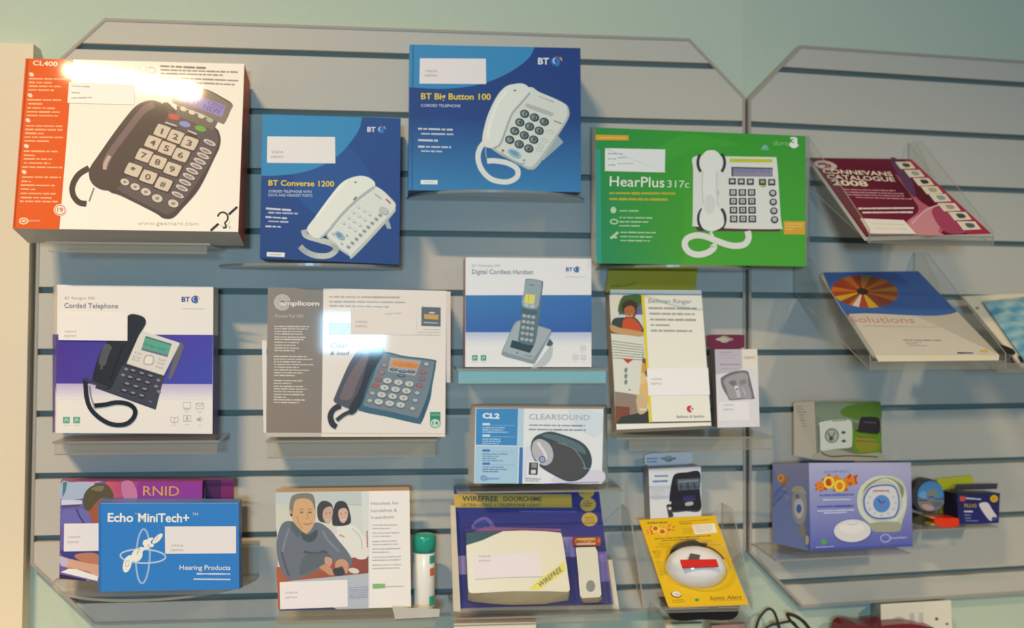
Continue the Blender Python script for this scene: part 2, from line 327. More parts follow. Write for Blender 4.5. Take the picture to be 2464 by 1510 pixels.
a.P([(465, 272), (912, 290), (905, 426), (455, 414)], '#fbf7f1'); a.L([(482, 300, 606, 306), (482, 345, 540, 347), (482, 382, 620, 378)], 14, '#b9aea6'); a.end(t, 'price_sticker', PAPER, 'white handwritten price sticker')
K0, K1 = '#33282f', '#4b4350'
a.S([(600, 850), (530, 895), (490, 965), (492, 1030), (530, 1080), (582, 1092)], 38, '#231b1e'); a.S([(633, 985), (600, 1075)], 8, '#777')
a.C([(1090, 420), (1200, 470), (1430, 570), (1478, 620), (1480, 700), (1440, 790), (1340, 990), (1230, 1120), (1165, 1185), (1100, 1188), (1040, 1150), (820, 1040), (740, 1010), (700, 940), (900, 700)], '#2b2429')
a.C([(1110, 440), (1210, 480), (1420, 575), (1465, 630), (1462, 700), (1400, 840), (1240, 1070), (1150, 1155), (1090, 1150), (800, 1000), (760, 940), (900, 700), (1060, 520)], K1)
a.C([(990, 400), (1055, 402), (1112, 440), (1130, 500), (1075, 580), (985, 700), (890, 830), (850, 920), (790, 985), (700, 1000), (625, 960), (598, 895), (612, 840), (660, 770), (750, 640), (840, 520), (915, 435)], K0)
a.S([(1040, 425), (960, 470), (850, 610), (740, 760), (700, 860)], [10]+[44]*22+[12]*8, '#6b5560'); a.S([(740, 770), (712, 820), (706, 862)], 26, '#b9a19a')
a.S([(1075, 410), (1120, 450), (1180, 475)], 8, '#1a1416')
a.P([(1190, 430), (1465, 540), (1435, 600), (1190, 500)], '#655c56'); a.C([(1218, 300), (1310, 305), (1440, 350), (1560, 415), (1552, 460), (1512, 545), (1480, 545), (1340, 480), (1165, 410), (1180, 360)], '#7a7068', 4); a.S([(1218, 300), (1400, 330), (1556, 418)], 7, '#3c3434')
a.P([(1228, 330), (1522, 432), (1494, 512), (1196, 396)], '#8b82c4'); a.T('12:37  NEW', 1232, 408, 1480, 492, 34, '#5a4f96'); a.T('CALLS', 1400, 420, 1500, 455, 24, '#5a4f96')
for x, y, c in ((1235, 455, '#d9cdb8'), (1292, 478, '#d9cdb8'), (1355, 503, '#d9cdb8'), (1413, 530, '#9fb3a2')): a.E(x, y, 23, 15, c, 20)
for x, y, c in ((1172, 508, '#c5452c'), (1245, 557, '#858ed2'), (1350, 587, '#5aa834')): a.E(x, y, 39, 19, c, 15)
a.S([(1115, 545), (1190, 570)], 9, '#d0c8c0', curve=False); a.S([(1265, 600), (1325, 625)], 9, '#d0c8c0', curve=False); a.P([(1125, 560), (1190, 578), (1185, 590), (1120, 573)], '#1a1518'); a.P([(1270, 612), (1330, 636), (1322, 650), (1262, 628)], '#1a1518')
keys(a, [(1095, 605), (1186, 642), (1277, 684), (1033, 682), (1125, 720), (1220, 765), (972, 768), (1065, 812), (1162, 860), (898, 865), (1000, 912), (1102, 960)], (46, 16), (-18, 36), '#cdbfb0', '#2a2228', tc='#4b4046')
for x, y in ((1412, 682), (1385, 737), (1368, 771), (1346, 808), (1322, 840), (1295, 874), (1272, 910), (1247, 950), (1226, 988), (1198, 1033)): a.E(x, y, 44, 16, '#cfc5c2', 24); a.E(x, y+1, 30, 9, '#8d8288', 24)
for x, y, r in ((842, 947, 30), (912, 980, 32), (984, 1014, 34), (1060, 1057, 36), (1168, 1092, 36)): a.E(x, y, r, r*.72, '#cfc3b4', 20); a.E(x, y, r*.4, r*.3, '#8a7f80')
a.end(t, 'telephone_picture', GLOSS, 'printed dark grey telephone with large square keys')
zb = min(v.z for v in a.A[2:]+a.B[2:])
u0, z = uz(120, 577, .12); u1, _ = uz(512, 582, .12)
s = Thing('acrylic_shelf', 'narrow clear lipped shelf under the wide orange and white carton', 'shelf', pos((u0+u1)/2, .06, z), 'clear display shelves on the slatted panels')
m = MB(); m.slab(u0, u1, .0005, .14, zb-.0035, zb-.0005, mi=0); m.slab(u0, u1, .14, .1408, zb-.0035, zb-.0005, mi=1); s.add('shelf_plate', m, [ACR, EDGE])
zz = uz(300, 606, .14)[1]; m = MB(); m.slab(u0+.005, u1-.005, .1375, .1398, zz, zb-.0035); m.slab(u0+.005, u1-.005, .1373, .1402, zz-.0012, zz, mi=1); s.add('front_lip', m, [LIP, EDGE])
m = MB(); c = W(548, 598, .12); m.slab(c.x-.016, c.x+.016, .112, .119, c.z-.012, zb-.004, mi=0); s.add('ticket_clip', m, [ACR])

# ================================================================ two blue cartons
f = fr(600, 80, 2.517)
t, a = carton('telephone_carton', 'upright navy carton picturing a white corded telephone, second from left in upper row', 'box', f,
    [(80, 490), (917, 515), (908, 1400), (63, 1362)], .09, .095, .075, ('#16377e', '#16377e', '#2f86bd', '#123064', '#2f86bd', '#142c63'))
N1, LB = '#1b4690', '#358dc4'
a.G([(80, 490), (917, 515), (908, 1400), (63, 1362)], '#1d4c93', '#1a3f86')
a.C([(300, 760), (520, 640), (700, 800), (760, 1000), (640, 1150), (420, 1100), (280, 960)], '#20529a')
arc = [(683, 508), (665, 580), (620, 650), (560, 720), (480, 780), (380, 825), (260, 853), (140, 862), (72, 862)]
a.P([(80, 490)]+[p for p in smooth([(683, 508)]+arc[1:], False, 4)], LB)
a.L([(100, 1060, 262, 1072)], 20, '#cfd6e2'); a.L([(115, 1085, 298, 1092), (115, 1138, 240, 1142)], 18, '#b9c4d8'); a.L([(98, 1112, 228, 1120), (98, 1168, 190, 1172)], 18, '#cfd6e2')
a.P([(107, 1324), (215, 1328), (213, 1354), (105, 1350)], '#eef0ee'); a.L([(122, 1339, 195, 1341)], 12, '#b8bcc0')
a.end(t, 'carton', CARD)
logo_bt(a, 714, 596, 29, '#e8ecf2', '#2a6cc4'); a.end(t, 'logo', CARD)
a.T('BT Converse 1200', 116, 921, 513, 928, 33, '#f2d21c', .018); a.T('CORDED TELEPHONE WITH', 116, 963, 378, 967, 15, '#c9d3e4', .01); a.T('DATA AND HEADSET PORTS', 116, 986, 382, 990, 15, '#c9d3e4', .01); a.end(t, 'title_lettering', CARD)
a.sticker([(109, 624), (519, 628), (521, 788), (107, 784)], '#f0ebeb', (132, 726, 74, 15, 30)); a.end(t, 'price_sticker', PAPER, 'white printed price sticker')
Wt, Ws = '#eceee6', '#c4c8c4'
a.C([(745, 925), (870, 1010), (885, 1060), (858, 1110), (640, 1345), (600, 1345), (500, 1270), (470, 1190), (600, 1040)], Ws); a.C([(750, 925), (868, 1015), (880, 1055), (850, 1095), (628, 1330), (600, 1330), (505, 1262), (475, 1180), (600, 1030)], '#e3e6df')
a.P([(840, 1120), (855, 1165), (860, 1183), (835, 1183), (820, 1150)], '#aab3b8')
coil(a, [(330, 1190), (345, 1225), (420, 1250), (500, 1275), (525, 1310), (480, 1345), (400, 1345), (340, 1320), (308, 1290)], 34, '#dfe2da', '#b4b8b4', 34)
a.C([(640, 868), (700, 866), (748, 890), (762, 920), (740, 950), (660, 1000), (600, 1050), (540, 1120), (480, 1190), (440, 1235), (400, 1240), (365, 1215), (350, 1180), (400, 1110), (480, 1000), (560, 905)], Wt)
a.S([(755, 930), (660, 1000), (560, 1095), (470, 1205), (430, 1238)], 13, '#b7bcba'); a.S([(632, 1010), (650, 990)], 10, '#6a7076'); a.E(643, 902, 7, 5, '#555b62'); a.S([(590, 895), (500, 990), (410, 1110)], 16, '#f6f7f2')
a.L([(760, 972, 800, 1002)], 9, '#777'); a.S([(828, 1003), (855, 1030)], 8, '#b5494c', curve=False)
for x, y in grid((660, 1050), (34, 22), (-30, 32)): a.E(x, y, 13, 9, '#cdd1cc', 30); a.E(x, y, 8, 5, '#e8eae4', 30)
for i in range(9): x, y = 793-24*i, 1095+24*i; a.P([(x-8, y-7), (x+12, y+3), (x+5, y+17), (x-14, y+8)], '#aab0b0'); a.S([(x-3, y+6), (x+5, y+10)], 5, '#555b5e', curve=False)
a.E(548, 1224, 34, 19, '#9fb6cc', 38); a.E(545, 1222, 20, 10, '#6e94c0', 38); a.C([(800, 1048), (845, 1070), (828, 1098), (785, 1076)], '#c2c8c4', 3)
for x, y in ((508, 1214), (560, 1272), (590, 1222)): a.E(x, y, 9, 6, '#b9bebc', 30)
a.end(t, 'telephone_picture', CARD, 'printed white corded telephone')
zc = min(v.z for v in a.A[2:]); s, _ = moonshelf('thin clear half-round shelf under the navy carton second from left in upper row', 530, 968, 640, .125)
s.o.location.z += zc-.0005-_ ; 

t, a = carton('telephone_carton', 'large blue carton picturing a white telephone with round black keys', 'box', f,
    [(970, 68), (2005, 90), (2008, 962), (963, 950)], .10, .105, .085, ('#1b4690', '#1b4690', '#3f97cc', '#123064', '#3f97cc', '#142c63'))
q = [(970, 68), (2005, 90), (2007, 520), (967, 500)]; a.G(q, '#1b3f86', '#1b4288'); a.G([(967, 500), (2007, 520), (2008, 962), (963, 950)], '#1b4288', '#3583bd')
a.P([(970, 68)]+smooth([(1728, 84), (1700, 140), (1640, 195), (1550, 250), (1430, 300), (1290, 328), (1130, 336), (965, 326)], False, 4), LB)
a.S([(992, 72), (985, 948)], 5, '#1b4a86', curve=False)
a.L([(1022, 578, 1232, 584), (1022, 647, 1142, 650), (1022, 686, 1222, 690)], 20, '#cfd6e2'); a.L([(1040, 608, 1236, 612), (1040, 713, 1170, 716)], 19, '#bac8dc')
a.P([(1038, 888), (1140, 889), (1140, 915), (1037, 914)], '#eef0ee'); a.L([(1062, 901, 1118, 902)], 10, '#b8bcc0')
a.end(t, 'carton', CARD)
logo_bt(a, 1748, 187, 38, '#e8ecf2', '#2a6cc4'); a.end(t, 'logo', CARD)
a.T('BT Big Button 100', 1040, 399, 1462, 403, 37, '#f2d21c', .018); a.T('CORDED TELEPHONE', 1040, 445, 1278, 448, 17, '#c9d3e4', .01); a.end(t, 'title_lettering', CARD)
a.sticker([(1033, 152), (1432, 154), (1434, 308), (1030, 305)], '#ece7ea', (1064, 236, 74, 15, 28)); a.end(t, 'price_sticker', PAPER, 'white printed price sticker')
a.P([(1870, 622), (1902, 660), (1780, 770), (1750, 760)], '#9fb4bd')
a.C([(1680, 330), (1760, 360), (1900, 420), (1935, 460), (1930, 520), (1850, 650), (1750, 800), (1700, 826), (1640, 800), (1480, 710), (1440, 640), (1540, 450)], '#b9c2c0')
a.C([(1685, 330), (1760, 358), (1895, 418), (1925, 460), (1915, 520), (1840, 640), (1735, 785), (1695, 808), (1640, 785), (1490, 700), (1450, 640), (1545, 450)], '#dde2dd')
a.S([(1425, 660), (1395, 700), (1385, 760), (1410, 830), (1470, 885), (1560, 900), (1620, 870), (1620, 820), (1560, 785), (1480, 772), (1440, 775)], 32, '#e2e6e2'); a.S([(1430, 690), (1432, 730), (1440, 760)], 7, '#9aa'); 
a.C([(1600, 308), (1660, 306), (1700, 340), (1690, 380), (1620, 440), (1570, 520), (1540, 600), (1500, 680), (1460, 695), (1420, 680), (1410, 640), (1425, 560), (1450, 480), (1500, 380), (1550, 325)], '#e6eae4')
a.S([(1700, 360), (1640, 430), (1590, 490), (1555, 580), (1520, 670), (1480, 696)], 12, '#a9b3b3'); a.S([(1560, 350), (1500, 430), (1455, 560), (1445, 640)], 16, '#f3f5f0'); a.E(1608, 347, 8, 5, '#6a7076')
a.C([(1690, 428), (1830, 478), (1835, 500), (1810, 498), (1680, 448), (1676, 432)], '#b9c0be', 4); a.L([(1755, 382, 1845, 418)], 9, '#9aa0a2'); a.S([(1845, 530), (1893, 548)], 7, '#b8743c', curve=False)
for x, y in ((1822, 596), (1790, 650), (1765, 680), (1755, 705)): a.ring(x, y, 20, 9, 3, '#b4bcbc', 20)
P = [(1667, 488), (1727, 510), (1786, 536), (1638, 540), (1697, 565), (1755, 590), (1607, 592), (1665, 618), (1722, 644), (1577, 645), (1634, 672), (1692, 698)]
for x, y in P: a.E(x, y, 29, 25, '#2e4346', 20); a.E(x-2, y-1, 19, 16, '#8d9c98', 20)
for (x, y), ch in zip(P, '123456789*0#'): a.T(ch, x-9, y+8, x+8, y+12, 22, '#1e2e30', .03)
a.E(1605, 728, 45, 22, '#9ec0d0', 28); a.E(1605, 726, 30, 12, '#6fa2c4', 28); a.ring(1605, 738, 85, 36, 4, '#a9b2b2', 28, 20, 170); a.E(1535, 710, 9, 7, '#b86a5c'); a.E(1662, 768, 9, 7, '#a8b0b0')
a.end(t, 'telephone_picture', CARD, 'printed white telephone with round black keys')
zc = min(v.z for v in a.A[2:]); s, _ = moonshelf('clear half-round shelf bulging forward under the highest blue carton', 978, 1402, 476, .135)
s.o.location.z += zc-.0005-_

# ================================================================ second row, left: white and purple carton
f = fr(60, 640, 3.1464)
t, a = carton('telephone_carton', 'white carton with a violet band picturing a black corded telephone', 'box', f,
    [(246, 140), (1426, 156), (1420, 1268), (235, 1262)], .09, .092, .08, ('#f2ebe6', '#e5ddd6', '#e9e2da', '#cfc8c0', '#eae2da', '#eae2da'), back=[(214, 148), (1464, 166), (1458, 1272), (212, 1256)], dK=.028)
a.P([(243, 515), (1423, 520), (1420, 893), (238, 888)], '#4a3aa8', ['#4b3098', '#4a3cae', '#3f49b4', '#5138a0'])
a.G([(238, 888), (1421, 893), (1420, 1010), (236, 1010)], '#c3b4dc', '#f0eaea')
for x, y in ((288, 1140), (366, 1140)): a.P([(x, y), (x+52, y), (x+50, y+48), (x, y+48)], '#66ad8c'); a.S([(x+12, y+36), (x+24, y+14), (x+38, y+30)], 6, '#d8ecdf'); a.L([(x+10, y+64, x+50, y+64)], 8, '#cfc8c8')
IC = '#b9b0b2'
for x, y, k in ((1198, 1030, 0), (1296, 1036, 1), (1104, 1134, 2), (1200, 1130, 3), (1300, 1136, 4)):
    a.S([(x, y), (x+56, y), (x+56, y+44), (x, y+44)], 5, IC, True, 1, False) if k in (0, 1, 3) else None
    if k == 0: a.S([(x+6, y+52), (x+50, y+52)], 4, IC, curve=False)
    if k == 1: a.S([(x, y), (x+28, y+26), (x+56, y)], 5, IC, curve=False)
    if k == 2: a.S([(x, y+6), (x+28, y+14), (x+56, y+6), (x+56, y+42), (x+28, y+50), (x, y+42)], 5, IC, True, 1, False); a.S([(x+28, y+14), (x+28, y+50)], 4, IC, curve=False)
    if k == 3: a.E(x+28, y+16, 8, 8, IC); a.S([(x+14, y+38), (x+28, y+26), (x+42, y+38)], 5, IC)
    if k == 4: a.P([(x, y+14), (x+14, y+14), (x+30, y), (x+30, y+44), (x+14, y+30), (x, y+30)], IC); a.S([(x+38, y+12), (x+44, y+22), (x+38, y+32)], 4, IC)
    a.L([(x+12, y+68, x+44, y+68)], 8, '#cbc3c4')
a.end(t, 'carton', CARD)
for xa, xb, ya, yb, c in ((212, 240, 516, 1257, '#4a35a6'), (1424, 1461, 524, 1272, '#4536a0')):
    m = MB(); P = [W(*f(x, y), .030 if (x in (212, 1461)) else .0895) for x, y in ((xa, ya), (xb, ya), (xb, yb), (xa, yb))]
    n_ = (P[1]-P[0]).cross(P[3]-P[0]).normalized(); n_ = n_ if n_.dot(CAM-P[0]) > 0 else -n_; m.face([p+n_*.0006 for p in P], c)
    t.add('side_band', m, CARD, 'violet printed band wrapping round the carton sides')
logo_bt(a, 1186, 268, 36, '#44508c', '#3b56a8'); a.L([(1188, 321, 1358, 322)], 7, '#cfc6c2'); a.end(t, 'logo', CARD)
a.T('BT Paragon 500', 302, 250, 528, 250, 20, '#c3b8b0'); a.T('Corded Telephone', 298, 314, 706, 318, 36, '#8f8484', .006); a.end(t, 'title_lettering', CARD)
Kb = '#23222a'
a.C([(1165, 590), (1200, 600), (1195, 640), (1120, 830), (1090, 830)], '#6a6570'); 
a.P([(860, 490), (1165, 580), (1170, 600), (1050, 850), (990, 1085), (530, 920), (560, 880), (700, 700)], '#2d2b34')
a.P([(700, 740), (1055, 840), (985, 1075), (540, 915)], '#403f4c')
a.P([(880, 486), (1168, 578), (1172, 592), (1052, 828), (770, 738)], '#e3dcd6'); a.S([(770, 738), (1052, 828), (1172, 592)], 6, '#8d8788', curve=False)
a.P([(912, 530), (1112, 590), (1086, 672), (885, 618)], '#5fa893'); a.P([(918, 528), (1114, 588), (1110, 600), (912, 540)], '#4c7f86'); a.P([(885, 618), (1086, 672), (1078, 688), (880, 634)], '#6f7684'); a.T('03 Nov 12:30', 905, 600, 1060, 645, 22, '#3d6b68')
a.C([(912, 675), (975, 680), (970, 745), (900, 740)], '#bdb4b0', 4); a.C([(920, 684), (966, 688), (960, 736), (908, 732)], '#ece6e0', 4)
for x, y in ((858, 656), (846, 686), (838, 706), (1040, 706), (1030, 732), (1018, 762)): a.S([(x-26, y-5), (x+26, y+9)], 13, '#b8afac', curve=False); a.S([(x-20, y-4), (x+20, y+6)], 5, '#f0eae4', curve=False)
for i in range(4):
    for j in range(3): x, y = 818+66*j-22*i, 790+22*j+50*i-2*j; a.E(x, y, 27, 16, '#16151b', 14); a.E(x+1, y-3, 20, 9, '#8b8890', 14)
for x, y in ((768, 778), (744, 822), (1012, 862), (995, 908), (1015, 948)): a.E(x, y, 16, 10, '#8b8890', 14)
a.S([(940, 1020), (962, 1026)], 5, '#9a969c', curve=False)
a.C([(790, 368), (850, 366), (905, 390), (915, 430), (890, 480), (840, 560), (760, 700), (700, 820), (650, 920), (600, 920), (520, 870), (515, 830), (545, 720), (590, 620), (680, 500), (740, 430)], Kb)
a.S([(640, 590), (600, 680), (580, 780)], [8]+[60]*9+[20]*4, '#57545e')
a.S([(745, 600), (700, 720), (650, 860)], 10, '#0f0e12')
coil(a, [(455, 850), (462, 920), (470, 1000), (500, 1080), (570, 1150), (660, 1195), (760, 1195), (820, 1150), (835, 1090), (790, 1045), (700, 1030), (600, 1048), (520, 1055)], 34, '#2a2932', '#111116', 60)
a.S([(490, 900), (500, 980), (530, 1070)], 10, '#9a8f98')
a.P([(450, 840), (640, 915), (620, 925), (440, 862)], '#3b3a44')
a.end(t, 'telephone_picture', CARD, 'printed black corded telephone with a green screen')
a.sticker([(254, 352), (780, 362), (779, 565), (258, 558)], '#f6efec', (302, 502, 92, 15, 34)); a.end(t, 'price_sticker', PAPER, 'white printed price sticker')
zb = min(v.z for v in a.A[2:]+a.B[2:]); zpx = lambda z, d, x: None
def shelf_at(label, x0, x1, z, d, lip, w='L', up=0, thick=.003, lm=None):
    u0, _ = uz(x0, 1000, d, w); u1, _ = uz(x1, 1000, d, w)
    s = Thing('acrylic_shelf', label, 'shelf', pos((u0+u1)/2, d/2, z, w), 'clear display shelves on the slatted panels')
    m = MB(); m.slab(u0, u1, .0005, d, z-thick, z, w, mi=0); m.slab(u0, u1, d, d+.0009, z-thick, z, w, mi=1); s.add('shelf_plate', m, [ACR, EDGE])
    if lip: m = MB(); m.slab(u0+.003, u1-.003, d-.0024, d-.0002, z-lip, z-thick, w); m.slab(u0+.003, u1-.003, d-.0026, d+.0004, z-lip-.0013, z-lip, w, mi=1); s.add('front_lip', m, [lm or LIP, EDGE])
    if up: m = MB(); m.slab(u0, u1, .0005, .003, z, z+up, w); s.add('back_upstand', m, [ACR])
    return s
shelf_at('clear lipped shelf under the white carton with the violet band', 128, 528, zb-.0005, .105, .019)

# ================================================================ second row: grey-panelled carton
f = fr(600, 640, 3.146)
t, a = carton('telephone_carton', 'white carton with a grey left panel picturing an orange-screened desk telephone', 'box', f,
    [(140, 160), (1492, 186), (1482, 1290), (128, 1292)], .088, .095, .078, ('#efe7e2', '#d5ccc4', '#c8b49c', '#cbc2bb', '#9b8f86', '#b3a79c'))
a.P([(140, 160), (560, 168), (546, 1288), (128, 1292)], '#8f857d', ['#938b86', '#8b8a8a', '#8c8178', '#8f8378']); a.S([(128, 1262), (1482, 1268)], 5, '#cfc6be', curve=False); a.P([(128, 1264), (547, 1266), (546, 1290), (128, 1292)], '#c9c0ba')
tx = '#ded7d0'
a.L([(190, y, x, y+3) for y, x in ((455, 455), (473, 440), (493, 400), (512, 405), (535, 425), (553, 410), (575, 375), (597, 350), (618, 385), (637, 345))], 14, tx)
a.L([(186, y, x, y+3) for y, x in ((682, 435), (703, 480), (722, 400), (743, 485), (763, 375), (785, 450), (805, 410), (825, 345))], 14, tx); a.L([(184, y, x, y+3) for y, x in ((865, 410), (885, 320), (908, 405), (928, 445), (948, 405), (970, 420), (990, 290), (1010, 420), (1030, 380))], 14, tx)
a.L([(605, 232, 1140, 236), (605, 268, 1185, 274), (605, 300, 1055, 308)], 22, '#bcb3ad'); a.L([(860, 233, 1100, 236)], 22, '#c9ad94'); a.L([(1315, 478, 1445, 482), (1280, 500, 1445, 502), (1145, 518, 1450, 522)], 9, '#bdb4ae')
a.P([(603, 425), (765, 430), (762, 520), (602, 516)], '#8b8a90'); a.L([(615, y, 750, y+2) for y in (447, 470, 493)], 13, '#c9c6c8')
a.P([(1303, 308), (1448, 312), (1448, 456), (1302, 452)], '#66707c'); a.P([(1322, 362), (1432, 368), (1430, 405), (1322, 398)], '#d2a866'); a.E(1382, 352, 24, 6, '#d8dde2'); a.S([(1318, 425), (1430, 432)], 10, '#aeb6be', curve=False); a.S([(1315, 300), (1318, 312)], 2, '#555', curve=False)
a.P([(1368, 1103), (1446, 1103), (1446, 1180), (1368, 1180)], '#2f9070'); a.E(1407, 1188, 40, 36, '#cfe0d8'); a.ring(1407, 1188, 38, 34, 5, '#2f9070'); a.T('14', 1385, 1200, 1430, 1200, 28, '#3d8f74', .02); a.T('VITA', 1375, 1132, 1440, 1132, 16, '#bfe0d2')
a.end(t, 'carton', FILM)
m = MB()
m.prism([W(*f(*p), .0885) for p in ((95, 560), (131, 562), (127, 1264), (108, 1258))], [W(*f(*p), .086) for p in ((95, 560), (131, 562), (127, 1264), (108, 1258))], '#ece5e0'); t.add('closing_flap', m, CARD, 'white tuck flap at the left side'); m = MB()
m.prism([W(*f(*p), .0885) for p in ((1490, 190), (1524, 192), (1522, 882), (1488, 880))], [W(*f(*p), .086) for p in ((1490, 190), (1524, 192), (1522, 882), (1488, 880))], '#e4d6cf')
t.add('closing_flap', m, CARD, 'white tuck flap at the right side')
for r in (58, 46, 34, 22): a.ring(250, 274, r, r*.98, 6, '#e6e0dc', 0, 30, 350)
a.T('amplicom', 232, 296, 530, 298, 34, '#ece6e2', .03); a.end(t, 'logo', CARD)
a.T('PowerTel 501', 196, 388, 408, 390, 24, '#c9c0b9', .01); a.end(t, 'model_lettering', CARD); a.T('Clear', 610, 618, 745, 618, 40, '#4a4450', .0, .25); a.T('& loud', 610, 672, 750, 672, 30, '#4a4450', .0, .25); a.end(t, 'title_lettering', CARD)
a.P([(768, 318), (1270, 322), (1262, 520), (765, 516)], '#f0e6e2'); a.T('VADA', 805, 428, 895, 430, 16, '#8a8a8c'); a.T('DEMO', 805, 462, 890, 464, 16, '#8a8a8c'); a.L([(1025, 362, 1150, 356)], 18, '#cdbfc8'); a.end(t, 'price_sticker', PAPER, 'white price sticker with faint handwriting')
a.C([(1000, 655), (1180, 680), (1395, 708), (1412, 740), (1385, 900), (1370, 1000), (1330, 1120), (1300, 1185), (1270, 1190), (1050, 1140), (860, 1100), (830, 1060), (900, 800)], '#3c6478')
a.C([(1010, 672), (1180, 692), (1385, 718), (1396, 745), (1372, 880), (1325, 1050), (1280, 1140), (1240, 1140), (1050, 1095), (880, 1060), (870, 1020), (940, 830)], '#78848f')
a.P([(1365, 940), (1380, 945), (1330, 1110), (1300, 1180), (1290, 1130)], '#2f5a72')
a.P([(1070, 690), (1300, 715), (1255, 830), (1045, 795)], '#a9aeb4'); a.P([(1085, 708), (1285, 732), (1272, 780), (1068, 755)], '#e0913c'); a.T('11:25 MENU', 1095, 752, 1265, 768, 26, '#b5651e')
for x, y in ((1093, 782), (1160, 797), (1225, 798), (1150, 828)): a.E(x, y, 32, 12, '#3f4f5a', 6); a.E(x, y-2, 20, 6, '#7e8c96', 6)
for x, y, c in ((1023, 750, '#b58c8c'), (1000, 803, '#b07a78'), (978, 858, '#c2503c'), (952, 906, '#c2553f'), (932, 962, '#aab0b4'), (912, 1018, '#b4b8bc'), (1340, 742, '#b4bcbc'), (1318, 800, '#a86c6c'), (1305, 853, '#aa6462'), (1288, 904, '#aa6462'), (1270, 960, '#b0b8bc'), (1255, 1016, '#b0b8bc'), (1235, 1078, '#b8bcbc')): a.E(x, y, 27, 18, '#5e6a74', 6); a.E(x, y-2, 20, 13, c, 6)
P = grid((1045, 866), (83, 12), (-22, 53), 4, 3)
for x, y in P: a.E(x, y+3, 37, 25, '#56616b', 6); a.E(x, y, 33, 21, '#ccccc8', 6)
for (x, y), ch in zip(P, '123456789*0#'): a.T(ch, x-8, y+8, x+8, y+10, 18, '#6b7278', .01)
a.S([(690, 1050), (640, 1080), (612, 1130), (625, 1190), (660, 1215)], 40, '#2e2a2e'); coil(a, [(690, 1060), (640, 1085), (618, 1130), (630, 1180), (655, 1212)], 34, '#3a3538', '#17151a', 14); a.S([(660, 1165), (720, 1120), (780, 1095)], 30, '#3a3538')
a.C([(900, 585), (960, 578), (1010, 600), (1022, 650), (990, 700), (930, 800), (890, 900), (860, 1000), (820, 1060), (760, 1075), (690, 1050), (640, 1020), (650, 980), (700, 860), (760, 730), (830, 630)], '#54505a')
a.C([(940, 600), (1000, 605), (1022, 650), (985, 710), (925, 810), (880, 930), (845, 1040), (800, 1110), (760, 1120), (760, 1060), (830, 940), (880, 780)], '#2d2c34'); a.C([(870, 660), (900, 650), (890, 720), (820, 880), (770, 1000), (700, 1010), (690, 970), (760, 820)], '#76666a')
a.end(t, 'telephone_picture', GLOSS, 'printed blue-grey desk telephone with orange screen')
zb = min(v.z for v in a.A[2:]+a.B[2:]); shelf_at('clear lipped shelf under the carton with the grey left panel', 640, 1052, zb-.0005, .105, .026)

# ================================================================ cordless handset carton
f = fr(1080, 600, 2.4357)
t, a = carton('handset_carton', 'white carton with a mid-blue band and a silver cordless handset in its cradle', 'box', f,
    [(98, 46), (835, 54), (836, 688), (96, 688)], .09, .092, .062, ('#eeedf0', '#e0dcda', '#e4e2e0', '#c8c6c4', '#c9aaa0', '#d8d8da'))
a.P([(98, 268), (836, 266), (836, 484), (98, 484)], '#3a78bf', ['#3d80bd', '#3a72ba', '#3560b0', '#3a66b4']); a.G([(98, 484), (836, 484), (836, 556), (97, 556)], '#b9c6e4', '#eeedf0')
for x in (137, 187): a.P([(x, 618), (x+32, 618), (x+32, 650), (x, 650)], '#58a474'); a.S([(x+8, 643), (x+15, 628), (x+24, 638)], 4, '#d8ecdf'); a.L([(x+2, 660, x+30, 660)], 5, '#cfc8c8')
for x, y in ((772, 565), (728, 618), (774, 620)):
    a.S([(x, y), (x+28, y), (x+28, y+24), (x, y+24)], 3.5, '#b0b0b6', True, 1, False); a.S([(x+6, y+12), (x+22, y+12)], 4, '#b0b0b6', curve=False); a.L([(x+4, y+36, x+26, y+36)], 5, '#c6c4c8')
a.end(t, 'carton', CARD)
logo_bt(a, 686, 127, 22, '#44609a', '#2f66b4'); a.L([(684, 159, 800, 160)], 5, '#c9c8cc'); a.end(t, 'logo', CARD)
a.T('BT Freestyle 750', 137, 100, 300, 100, 13, '#b4b2b8'); a.T('Digital Cordless Handset', 136, 142, 494, 144, 26, '#7f8794', .004); a.end(t, 'title_lettering', CARD)
a.P([(590, 520), (612, 548), (600, 570), (570, 560)], '#46606a'); a.C([(600, 560), (605, 620), (560, 680), (480, 690), (520, 660)], '#c3c8ce', 4)
a.C([(395, 420), (470, 432), (580, 462), (600, 480), (590, 510), (510, 655), (490, 668), (420, 650), (320, 622), (312, 595), (340, 530)], '#8c9ba4', 4); a.C([(400, 425), (470, 436), (575, 466), (592, 484), (500, 630), (470, 640), (330, 600), (322, 580), (345, 530)], '#a9b5bc', 4)
a.P([(370, 530), (500, 560), (475, 606), (358, 572)], '#2c4650'); a.E(400, 605, 9, 6, '#6e90b8'); a.S([(440, 618), (490, 628)], 5, '#78858c', curve=False)
a.C([(455, 172), (500, 174), (545, 184), (552, 196), (545, 260), (530, 400), (510, 530), (490, 560), (430, 550), (405, 530), (410, 500), (428, 360), (440, 240), (448, 182)], '#637984', 3)
a.C([(460, 176), (500, 178), (538, 186), (544, 200), (535, 270), (515, 345), (430, 330), (440, 240), (450, 184)], '#9aacb4', 3); a.S([(470, 205), (500, 212)], 5, '#5a6c74', curve=False); a.P([(450, 260), (506, 266), (498, 320), (440, 312)], '#e3dd72'); a.S([(470, 262), (466, 310)], 3, '#b4a850', curve=False)
for x, y in ((455, 325), (490, 332)): a.E(x, y, 14, 9, '#c2ccd0', 5)
a.C([(432, 346), (512, 358), (508, 382), (428, 370)], '#4c6a78', 3)
